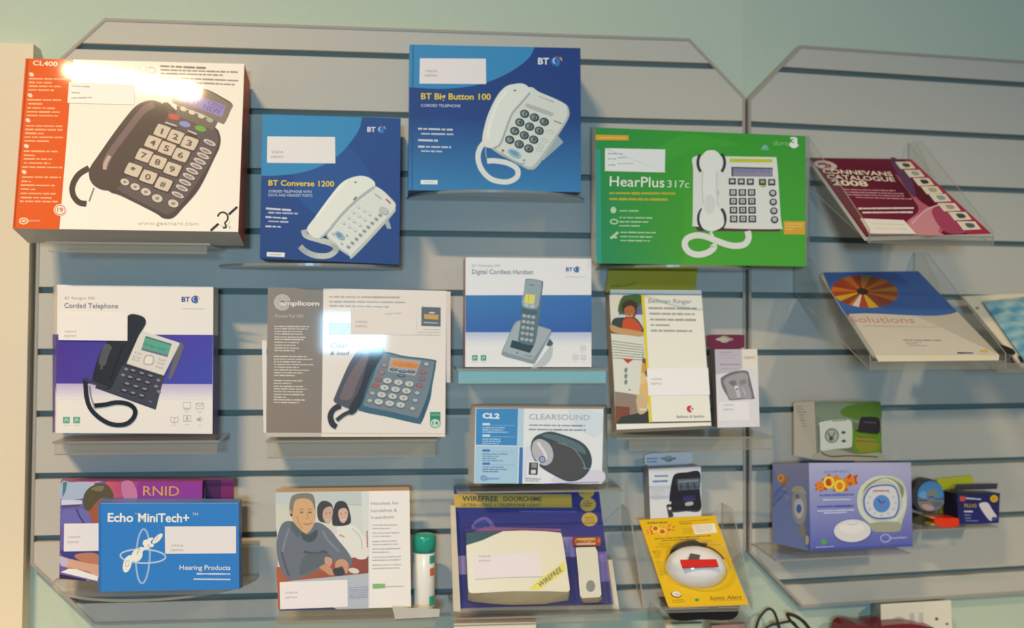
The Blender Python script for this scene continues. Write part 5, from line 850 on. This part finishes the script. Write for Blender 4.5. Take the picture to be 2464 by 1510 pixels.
q = [(145, 888), (765, 884), (1240, 1430), (500, 1438)]
q = [(200, 894), (778, 886), (1268, 1392), (518, 1388)]
P0, N, a = sloped(q, .035, .235, f)
t = Thing('solutions_brochure', 'white and blue brochure with a striped hot air balloon, in the lower sloping holder', 'brochure', a.w(860, 1390))
A = [a.w(*p) for p in q]; a.mb.hexa(A, [v-N*.008 for v in A], ('#f4eee2', '#ddd', '#ddd6d0', '#d9cfc0', '#ddd6d0', '#ddd6d0'))
a.P(q, '#f4eee4'); a.P([(200, 894), (778, 886)]+smooth([(1015, 1132), (960, 1148), (860, 1156), (700, 1152), (500, 1142), (380, 1144), (318, 1150)], False, 4), '#3460a8', None)
for k in range(20):
    a0, a1 = 360*k/20, 360*(k+1)/20; pc = (440, 1010); P_ = [pc]
    for aa in (a0, (a0+a1)/2, a1):
        th_ = math.radians(aa); sk = .35; P_.append((455+200*math.cos(th_)+sk*70*math.sin(th_), 1010+98*math.sin(th_)))
    a.P(P_, ('#c8a81e', '#a8401c', '#c2701c', '#8c3c24')[k % 4] if 2 < k < 12 else ('#9c4220', '#b8641c', '#8a3a22', '#a8701c')[k % 4])
a.P([(440, 1010), (380, 1095), (420, 1105)], '#d9d2c0'); a.E(440, 1010, 36, 20, '#2f2a1a', 10)
a.L([(445, 1217, 900, 1226)], 8, '#bdb2a8'); a.L([(685, 1303, 925, 1306)], 11, '#8c8a94'); a.L([(700, 1315, 800, 1317), (706, 1326, 780, 1328), (712, 1337, 830, 1339)], 7, '#a8a4a8'); a.L([(1015, 1382, 1110, 1382)], 17, '#5a5c74', .05); a.P([(1150, 1362), (1195, 1362), (1205, 1378), (1160, 1378)], '#d9b84a')
a.end(t, 'cover', GLOSS, 'printed cover with page block')
a.T('Solutions', 372, 1196, 762, 1200, 36, '#c8998a', .004, -.6); a.end(t, 'title_lettering', GLOSS)
uL, zT = uz(1950, 655, .03, 'R'); uR, _ = uz(2214, 652, .03, 'R'); zB = a.w(860, 1392).z
m = MB(); A = [a.w(*p, -.012) for p in ((515, 1392), (1272, 1394), (1268, 1428), (540, 1436))]; A = [W(*f(*p), .238, 'R') for p in ((516, 1394), (1270, 1394), (1266, 1425), (540, 1432))]; m.hexa(A, [v - nR*.004 for v in A], '#e2d4b4'); t.add('page_edge', m, PAPER, 'cream page edges at the foot of the brochure')
holder('clear sloping holder with the hot air balloon brochure', 'R', uL-.016, uR+.008, zT-.014, zB-.020, .028, .236, .04, .010)

# third sloping holder cut by the frame: bag
f = fr(2250, 660, 5.808)
q = [(380, 304), (2400, 215), (3300, 1240), (1215, 1290)]
P0, N, a = sloped(q, .05, .215, f)
t = Thing('aid_bag', 'bag with a white card and crinkled blue wrapping, cut by the right frame edge', 'bag', a.w(1500, 1290)); 
A = [a.w(*p) for p in q]; a.mb.hexa(A, [v-N*.004 for v in A], ('#e3d9c4', '#c9c0b0', '#ddd', '#b9b0a0', '#c9c0b0', '#c9c0b0')); a.E(590, 470, 26, 20, '#b98c84')
a.end(t, 'backing_card', PAPER)
random.seed(3); m = MB(); n = 22; V = []; pp = lambda u, v: ((650+180*v)*(1-u)+2500*u + 420*v*(1+.2*u), 400-70*min(1, u*3)+(1120-120*(v > .9))*v*0 + 860*v)
for j in range(n+1):
    for i in range(n+1):
        u, v = i/n, j/n; e = min(u, 1-u, v, 1-v)*4; h = .004+.016*min(1, e)**.6 + random.uniform(-.0035, .0035)*min(1, e*2); x, y = pp(u, v); V.append(a.w(x, y, h))
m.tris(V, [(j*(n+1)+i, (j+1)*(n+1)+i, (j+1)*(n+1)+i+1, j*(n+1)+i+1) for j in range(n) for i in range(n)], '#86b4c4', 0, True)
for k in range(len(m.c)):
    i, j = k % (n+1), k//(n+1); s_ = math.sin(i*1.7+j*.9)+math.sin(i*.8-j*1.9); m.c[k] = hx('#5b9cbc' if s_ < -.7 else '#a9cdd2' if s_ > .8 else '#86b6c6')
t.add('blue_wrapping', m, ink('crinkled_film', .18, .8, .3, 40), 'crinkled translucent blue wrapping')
m = MB(); b = Art(a.w(1000, 1050, .003), N, f); b.C([(900, 985), (960, 990), (1080, 1040), (1120, 1090), (1100, 1120), (1040, 1115), (960, 1070)], '#14110f'); b.P([(1150, 1130), (1200, 1150), (1243, 1230), (1210, 1235)], '#1c1814'); b.P([(1040, 1160), (1075, 1160), (1110, 1240), (1080, 1245)], '#2a241c'); t.add('black_fitting', b.mb, RUBBER, 'black fitting at the bag corner')
uL2, zT = uz(2318, 712, .045, 'R'); zB = a.w(1240, 1290).z
holder('clear sloping holder with the blue-wrapped bag, cut by the right frame edge', 'R', uR+.012, uR+.26, zT-.03, zB-.006, .030, .212, .035, .012)

# ================================================================ clock cartons
f = fr(1780, 940, 2.649)
t, a = carton('alarm_clock_carton', 'large pale violet-blue carton picturing a round alarm clock', 'box', f,
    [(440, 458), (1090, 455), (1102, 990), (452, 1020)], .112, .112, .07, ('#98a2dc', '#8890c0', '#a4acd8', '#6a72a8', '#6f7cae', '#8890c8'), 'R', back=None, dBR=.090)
uu = [W(*f(210, 462), .035, 'R'), W(*f(206, 966), .035, 'R')]
B = [uu[0], a.A[1]+(uu[0]-a.A[0]), a.A[2]+(uu[1]-a.A[3]), uu[1]]
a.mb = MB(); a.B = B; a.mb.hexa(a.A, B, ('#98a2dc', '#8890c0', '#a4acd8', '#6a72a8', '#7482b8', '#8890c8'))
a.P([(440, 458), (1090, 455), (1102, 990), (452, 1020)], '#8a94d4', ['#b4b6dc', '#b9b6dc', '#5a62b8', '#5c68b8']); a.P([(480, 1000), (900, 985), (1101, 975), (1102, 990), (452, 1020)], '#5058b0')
a.L([(505, 665, 728, 660)], 24, '#5a70bc', .1); a.L([(492, 738, 728, 732)], 24, '#4a60b4', .1); a.L([(530, 694, 710, 690), (495, 765, 728, 757), (535, 778, 690, 772)], 13, '#d4daf0', .1); a.L([(485, 996, 600, 990)], 11, '#b9c0e8')
a.E(535, 960, 17, 17, '#5cae3c'); a.ring(928, 938, 30, 24, 8, '#a9b4e4'); a.T('SonicAlert', 960, 944, 1066, 938, 15, '#c9cce8', .01)
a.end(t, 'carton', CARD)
a.T('SONIC', 532, 526, 705, 518, 16, '#7c90c4', .03)
for x, y, s_ in ((518, 606, 1), (572, 572, 1.25), (640, 606, 1.2), (706, 565, 1.1)): a.C([(x-44*s_, y-8), (x-18*s_, y-18*s_), (x-4*s_, y-36*s_), (x+12*s_, y-20*s_), (x+42*s_, y-30*s_), (x+32*s_, y), (x+42*s_, y+24*s_), (x+10*s_, y+26*s_), (x-6*s_, y+38*s_), (x-16*s_, y+24*s_), (x-42*s_, y+28*s_), (x-28*s_, y+6)], '#c2501c', 2)
a.C([(575, 560), (620, 540), (660, 570), (700, 590), (650, 640), (600, 625)], '#e08a20', 3)
a.T('B', 495, 632, 540, 624, 52, '#e88a2c', .05); a.ring(567, 582, 28, 32, 15, '#f6d84a'); a.ring(636, 605, 28, 32, 15, '#f6d84a'); a.T('M', 672, 606, 735, 594, 54, '#e88a2c', .05); a.end(t, 'title_lettering', CARD)
a.C([(755, 640), (790, 590), (880, 545), (960, 540), (1030, 570), (1062, 640), (1062, 740), (1035, 830), (1015, 890), (930, 898), (850, 892), (830, 850), (770, 790), (748, 720)], '#c9ccbc'); a.ring(905, 700, 145, 148, 26, '#d9dccc'); a.C([(830, 842), (1010, 836), (1018, 890), (930, 898), (845, 890)], '#a9a994', 4)
a.C([(785, 650), (830, 600), (920, 556), (1000, 590), (1035, 680), (1040, 610), (960, 555), (880, 560), (810, 600)], '#8e9080')
a.C([(845, 605), (970, 598), (1010, 650), (1018, 730), (1000, 790), (965, 812), (860, 815), (800, 770), (785, 700), (800, 650)], '#4f74c8', 4); a.C([(850, 614), (966, 608), (1002, 655), (1008, 730), (990, 784), (960, 802), (864, 804), (810, 764), (796, 700), (810, 655)], '#dcdce0', 4)
for i in range(12): th_ = math.radians(30*i); a.T(str(12 if i == 0 else i), 903+88*math.sin(th_)-9, 715-78*math.cos(th_)+6, 903+88*math.sin(th_)+9, 714-78*math.cos(th_)+6, 15, '#aeb4cc', .01)
a.E(903, 718, 54, 56, '#5a90d8'); a.S([(903, 718), (880, 690)], 8, '#2c4c8c', curve=False); a.S([(903, 718), (925, 700)], 6, '#2c4c8c', curve=False); a.E(903, 717, 7, 7, '#c0304c'); a.S([(848, 636), (952, 636)], 8, '#c8706c', curve=False)
a.E(718, 894, 122, 76, '#5e68ae', -2); a.E(716, 890, 118, 72, '#e6e0e0', -2); a.E(712, 872, 80, 36, '#efeaea', -2); a.S([(680, 845), (720, 850), (750, 842)], 4, '#b9b2b4')
a.end(t, 'clock_picture', CARD, 'printed round alarm clock and white disc')
sa = sideart([a.B[0], a.A[0], a.A[3], a.B[3]], [a.A[0]], f); sa = Art(a.A[0], plane3(a.A[0], a.B[0], a.A[3]), f)
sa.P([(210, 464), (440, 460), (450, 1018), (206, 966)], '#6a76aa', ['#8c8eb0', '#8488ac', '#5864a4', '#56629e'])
for x, y in ((250, 560), (285, 570)): sa.C([(x-24, y-6), (x-6, y-30), (x+8, y-20), (x+18, y-40), (x+16, y), (x+10, y+30), (x-8, y+18), (x-20, y+32)], '#c8783c', 3)
sa.ring(262, 555, 16, 20, 8, '#e0b05c'); sa.L([(228, y, x, y+4) for y, x in ((620, 300), (640, 310), (660, 305), (676, 320), (692, 318), (712, 320), (732, 300), (750, 310), (770, 290))], 12, '#9aa4cc'); sa.L([(228, 640, 312, 646), (228, 714, 318, 718)], 14, '#4c64a8', .1)
sa.C([(335, 700), (345, 640), (375, 615), (410, 640), (428, 720), (420, 810), (395, 855), (355, 830), (335, 770)], '#9c9a9c', 4); sa.C([(350, 710), (365, 690), (395, 692), (410, 740), (400, 800), (370, 810), (352, 770)], '#c3c0c4', 4); sa.E(378, 750, 17, 28, '#4a6cac'); sa.E(368, 672, 14, 16, '#6c7484'); sa.C([(330, 640), (345, 610), (400, 610), (428, 660), (410, 650), (350, 640)], '#a9a690', 3); sa.E(316, 890, 40, 58, '#c2aca8'); sa.C([(370, 870), (410, 850), (420, 930), (380, 930)], '#8c8a80', 3); sa.E(430, 950, 12, 30, '#c2b090')
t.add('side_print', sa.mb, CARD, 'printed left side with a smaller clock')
zclk = max(a.A[0].z, a.A[1].z, a.B[0].z, a.B[1].z); zb = min(v.z for v in a.A[2:]+a.B[2:])
t, a2 = carton('travel_clock_carton', 'small carton picturing a silver clock on green, stacked on the violet-blue carton', 'box', f,
    [(476, 74), (896, 76), (906, 444), (492, 448)], .090, .090, .06, ('#566a34', '#8a8a80', '#b9b6a8', '#8a8a80', '#cfcabc', '#5a6a3c'), 'R', dBR=.062)
uu = [W(*f(344, 80), .030, 'R'), W(*f(346, 442), .030, 'R')]; a2.mb = MB(); B = [uu[0], a2.A[1]+(uu[0]-a2.A[0]), a2.A[2]+(uu[1]-a2.A[3]), uu[1]]
for q_ in (B[2], B[3], a2.A[2], a2.A[3]): q_.z = a2.A[3].z
B[1].z = a2.A[1].z
dz = zclk+.0008-min(a2.A[2].z, a2.A[3].z, B[2].z, B[3].z)
a2.mb.hexa(a2.A, B, ('#566a34', '#8a8a80', '#b9b6a8', '#8a8a80', '#d6d0c2', '#5a6a3c')); a = a2
a.P([(476, 74), (896, 76), (906, 444), (492, 448)], '#5c7a30', ['#76867c', '#4f7a28', '#5e5c34', '#7c8074']); a.C([(560, 80), (750, 90), (890, 110), (880, 250), (700, 200), (520, 190), (490, 110)], '#7b8c78'); a.C([(700, 100), (880, 90), (890, 200), (740, 190), (640, 150)], '#567a2c'); a.C([(720, 250), (880, 260), (895, 400), (820, 430), (720, 380)], '#5f8a24'); a.C([(740, 300), (860, 310), (880, 380), (760, 390)], '#8a8a30'); a.C([(500, 400), (620, 380), (750, 410), (890, 400), (900, 444), (495, 446)], '#a09f92'); a.S([(520, 400), (580, 425), (700, 420), (880, 428)], 9, '#5a5444')
a.L([(750, 300, 870, 306), (740, 325, 880, 332)], 10, '#5c4c24')
a.C([(770, 180), (800, 172), (888, 182), (890, 270), (850, 278), (760, 262), (755, 240)], '#2b2630', 3); a.S([(790, 205), (870, 212)], 10, '#4c4a5c', curve=False); a.S([(735, 255), (770, 268), (880, 280)], 10, '#2c3218')
a.C([(500, 230), (520, 205), (580, 195), (660, 188), (705, 195), (716, 230), (716, 340), (700, 368), (600, 378), (520, 388), (505, 350)], '#cdd4cc', 4); a.C([(495, 240), (508, 230), (512, 380), (500, 370)], '#6c7870', 3); a.S([(590, 200), (680, 192)], 8, '#8c9488', curve=False); a.E(586, 292, 46, 48, '#7c867e'); a.E(586, 294, 36, 38, '#a9b2a8'); a.S([(560, 275), (586, 310), (605, 270)], 8, '#4c5850', curve=False); a.E(582, 310, 14, 16, '#4a544c')
for x, y in ((660, 272), (662, 326)): a.E(x, y, 14, 9, '#4c5650')
a.end(t, 'carton', CARD)
sa = Art(a2.A[0], plane3(a2.A[0], uu[0], a2.A[3]), f); sa.L([(358, y, x, y+1) for y, x in [(106+18*k, random.randint(395, 430)) for k in range(18)]], 9, '#a59f92'); t.add('side_print', sa.mb, PAPER, 'rows of small print on the pale left side')
t.o.location.z += dz
u0, _ = uz(1803, 1305, .004, 'R'); u0 = .006; u1, _ = uz(2196, 1322, .13, 'R')
s = Thing('acrylic_shelf', 'clear shelf under the pale violet-blue clock carton', 'shelf', pos((u0+u1)/2, .06, zb, 'R'), 'clear display shelves on the slatted panels')
m = MB(); zf_ = zb-.0005; cu = uz(1868, 1330, .125, 'R')[0]
P_ = [(u0, .0015), (u0, .02), (cu, .125), (u1, .125), (u1, .0015)]; m.prism([pos(u, d, zf_, 'R') for u, d in P_], [pos(u, d, zf_-.003, 'R') for u, d in P_], '#fff', None, 0, 1); s.add('shelf_plate', m, [ACR, EDGE])
m = MB(); m.slab(cu+.012, u1-.11, .122, .1245, zf_-.022, zf_-.003, 'R', mi=0); s.add('front_lip', m, [ACR])
# ================================================================ little shelf at the far right
f = fr(2160, 1100, 6.865)
q = [(975, 588), (1690, 588), (1668, 1082), (1008, 1102)]
t, a = carton('battery_charger_carton', 'small navy carton with an open lid, on the far right shelf', 'box', f, q, .075, .078, .04, ('#1c2464', '#141a48', '#10143a', '#10143a', '#120f26', '#141a48'), 'R')
a.P(q, '#1e2668', ['#182054', '#1a2258', '#242a74', '#1c2464']); a.P([(1025, 640), (1110, 640), (1112, 722), (1030, 722)], '#c8453c'); a.L([(1120, 672, 1375, 690)], 46, '#b9bcd0', .1); a.E(1592, 680, 64, 60, '#d9a81c'); a.T('9V', 1560, 705, 1625, 705, 48, '#a87c14', .02); a.T('PLUG', 1100, 822, 1300, 822, 56, '#c09a2c', .02)
a.L([(1095, 890, 1240, 892)], 46, '#c9cce0', .1); a.L([(1100, 952, 1210, 952), (1110, 1000, 1220, 1002)], 28, '#8c90b8', .1); a.L([(1120, 1046, 1330, 1046)], 24, '#8c90b8', .1)
a.C([(1345, 790), (1370, 750), (1440, 738), (1500, 760), (1560, 860), (1630, 960), (1625, 1000), (1540, 1045), (1490, 1010), (1420, 920)], '#d6cfd8', 4); a.C([(1560, 985), (1640, 985), (1640, 1020), (1560, 1040)], '#4a4c74', 3); a.end(t, 'carton', CARD)
m = MB(); F4 = [W(*f(*p), d, 'R') for p, d in (((985, 446), .045), ((1655, 430), .045), ((1640, 520), .075), ((930, 540), .075))]; m.hexa(F4, [v-nR*.003 for v in F4], '#1a1a50'); F4 = [W(*f(*p), d, 'R') for p, d in (((985, 446), .045), ((985, 590), .07), ((985, 1000), .07), ((890, 900), .04), ((890, 560), .04))]; m.face(F4, '#1a1220'); m.face([v-nR*.001 for v in F4][::-1], '#1a1220'); t.add('open_lid', m, CARD, 'dark navy lid flap standing open')
zr = min(v.z for v in a.A[2:])
m = MB(); F4 = [W(*f(*p), .02, 'R') for p in ((640, 355), (1240, 292), (1262, 470), (900, 620), (870, 935), (700, 935), (760, 640))]; m.prism(F4, [v-nR*.002 for v in F4], '#c3c024'); single('yellow_card', 'bright yellow-green card behind the small navy carton', 'card', m, PAPER, F4[5])
# round tin/disc with printed scene
t = Thing('round_tin', 'round domed tin with a blue sky picture, left of the yellow-green card', 'tin', W(*f(520, 930), .05, 'R')); m = MB()
def disc(mb, c_, rx_, ry_, d0, d1, colf, cols, n=36):
    Fp = [W(*f(c_[0]+rx_*math.cos(6.28318*i/n), c_[1]+ry_*math.sin(6.28318*i/n)), d1, 'R') for i in range(n)]; mb.prism(Fp, [v-nR*(d1-d0) for v in Fp], colf, cols)
disc(m, (500, 640), 265, 292, .035, .052, '#3c3c40', '#2c2a2c'); t.add('rim', m, PLAST, 'dark grey rim')
b = Art(W(*f(540, 640), .0525, 'R'), nR, f)
b.E(545, 640, 222, 250, '#3a6fa8'); b.C([(340, 640), (380, 470), (520, 390), (660, 420), (740, 540), (740, 660), (600, 690)], '#4a86c0'); b.C([(480, 600), (560, 520), (640, 540), (650, 640), (520, 650)], '#7a8478'); b.C([(345, 640), (400, 560), (470, 580), (460, 680)], '#6aa0d0'); b.C([(330, 700), (450, 680), (600, 690), (755, 700), (740, 800), (640, 870), (500, 880), (400, 850), (350, 790)], '#7c7c7c'); b.C([(400, 790), (480, 770), (600, 820), (560, 870), (460, 860)], '#b09c98'); b.S([(335, 712), (420, 705), (490, 712)], 16, '#1c1c20'); b.S([(510, 655), (600, 650)], 14, '#1c1c20', curve=False); b.S([(610, 682), (750, 690)], 13, '#2c2a28', curve=False); b.C([(560, 740), (700, 730), (730, 790), (620, 830)], '#5c6c80')
t.add('picture_face', b.mb, GLOSS, 'printed blue sky scene')
m = MB(); disc(m, (400, 1040), 150, 76, .03, .07, '#3c3820', '#2a2618'); single('dark_puck', 'dark olive round puck at the left end of the far right shelf', 'puck', m, RUBBER, W(*f(400, 1110), .05, 'R'))
t = Thing('orange_tub', 'bright orange-red flat tub in front of the yellow-green card', 'tub', W(*f(820, 1140), .085, 'R')); m = MB(); P_ = smooth([(615, 1020), (640, 1005), (820, 1000), (980, 1002), (1008, 1020), (1012, 1110), (990, 1138), (860, 1150), (720, 1142), (640, 1110), (612, 1070)], True, 3)
Fp = [W(*f(*p), .09, 'R') for p in P_]; m.prism(Fp, [v-nR*.03 for v in Fp], '#f0390c', '#d8300a'); t.add('tub_body', m, PLAST)
m = MB(); P_ = [(545, 985), (612, 990), (612, 1010), (548, 1002)]; Fp = [W(*f(*p), .088, 'R') for p in P_]; m.prism(Fp, [v-nR*.02 for v in Fp], '#b4b84a'); P_ = [(550, 1090), (610, 1088), (620, 1122), (556, 1126)]; Fp = [W(*f(*p), .088, 'R') for p in P_]; m.prism(Fp, [v-nR*.02 for v in Fp], '#a4ac3c'); t.add('pull_tab', m, PLAST, 'yellow-green tabs at the left end')
u0, _ = uz(2196, 1262, .09, 'R'); u1, _ = uz(2400, 1262, .09, 'R')
s = Thing('acrylic_shelf', 'small clear shelf at the far right with the navy carton and orange tub', 'shelf', pos((u0+u1)/2, .05, zr, 'R'), 'clear display shelves on the slatted panels')
zs = W(*f(820, 1152), .09, 'R').z; m = MB(); m.slab(u0, u1, .0005, .092, zs-.004, zs-.001, 'R'); m.slab(u0, u1, .092, .0928, zs-.004, zs-.001, 'R', mi=1); s.add('shelf_plate', m, [ACR, EDGE])
m = MB(); m.slab(u0, u1, .0005, .003, zs-.001, zs+.02, 'R'); s.add('back_upstand', m, [ACR])

# ================================================================ bottom right: wall socket unit, cables, dark red lamp top
t = Thing('wall_alarm_unit', 'white rectangular electrical unit on the wall below the right panel', 'electrical unit', W(2205, 1560, WD+.02, 'R'))
m = MB(); F4 = [W(*p, .03, 'R') for p in ((2119, 1453), (2288, 1443), (2294, 1570), (2122, 1580))]; m.hexa(F4, [W(*p, WD, 'R') for p in ((2094, 1452), (2262, 1443), (2268, 1562), (2096, 1572))], ('#e4dfd0', '#b9b4a8', '#e4dfd0', '#b9b4a8', '#8a908a', '#c9c4b8')); t.add('housing', m, PLAST)  # white housing, shade of the left side put into its grey
b = Art(F4[0], nR, fr(1900, 1380, 4.369)); b.E(1545, 472, 17, 17, '#4c4e52'); b.E(1655, 525, 19, 12, '#74767c'); t.add('screw', b.mb, PLAST, 'dark screw heads'); b.mb = MB(); b.P([(1260, 410), (1310, 408), (1312, 500), (1262, 502)], '#c3c2be'); b.P([(1360, 405), (1405, 404), (1408, 500), (1362, 500)], '#c3c2be'); b.S([(1060, 520), (1100, 475), (1160, 460), (1220, 490)], 22, '#bdb8ac'); t.add('rocker', b.mb, PLAST, 'grey rockers')
m = MB(); b = [W(*p, .06, 'R') for p in smooth([(2040, 1512), (2100, 1508), (2135, 1503), (2190, 1500), (2235, 1508), (2250, 1520), (2250, 1620), (2230, 1650), (2060, 1650), (2040, 1620)], True, 4)]
for v in b: v.z = max(v.z, ZW+.0004)
m.prism(b, [v-nR*.05 for v in b], '#6c1020'); single('dark_red_case', 'dark red rounded case cut by the bottom edge, before the white wall unit', 'case', m, PLAST, b[-1])
m = MB(); cable = lambda P_, d: [W(*p[:2], d+(p[2] if len(p) > 2 else 0), 'L' if p[0] < 1800 else 'R') for p in smooth(P_, False, 8)]
m.tube([W(x, y, .01, 'R') for x, y in smooth([(1790, 1652), (1806, 1580), (1822, 1500), (1838, 1472), (1852, 1464), (1864, 1474), (1874, 1505), (1884, 1545), (1890, 1645)], False, 6)], .0022, '#141c1e'); m.tube([W(x, y, .016, 'R') for x, y in smooth([(1815, 1645), (1828, 1540), (1846, 1508), (1880, 1498), (1905, 1495), (1918, 1510), (1925, 1540), (1928, 1640)], False, 6)], .0022, '#141c1e')
single('black_cable', 'thin black cable looping up from the bottom edge right of the yellow pack', 'cable', m, RUBBER, W(1850, 1540, 0, 'R'))
m = MB(); m.tube([W(x, y, .02, 'R') for x, y in smooth([(1893, 1476), (1915, 1482), (1940, 1502), (1962, 1545), (1972, 1640)], False, 6)], .003, '#141c1e'); m.tube([W(x, y, .012, 'R') for x, y in smooth([(1893, 1477), (1905, 1496), (1930, 1520), (1950, 1550), (1962, 1645)], False, 6)], .0024, '#141c1e')
single('black_cable', 'doubled black cable end curving down to the right, nearer the white wall unit', 'cable', m, RUBBER, W(1940, 1550, 0, 'R'))
for o in list(bpy.data.objects):
    pass
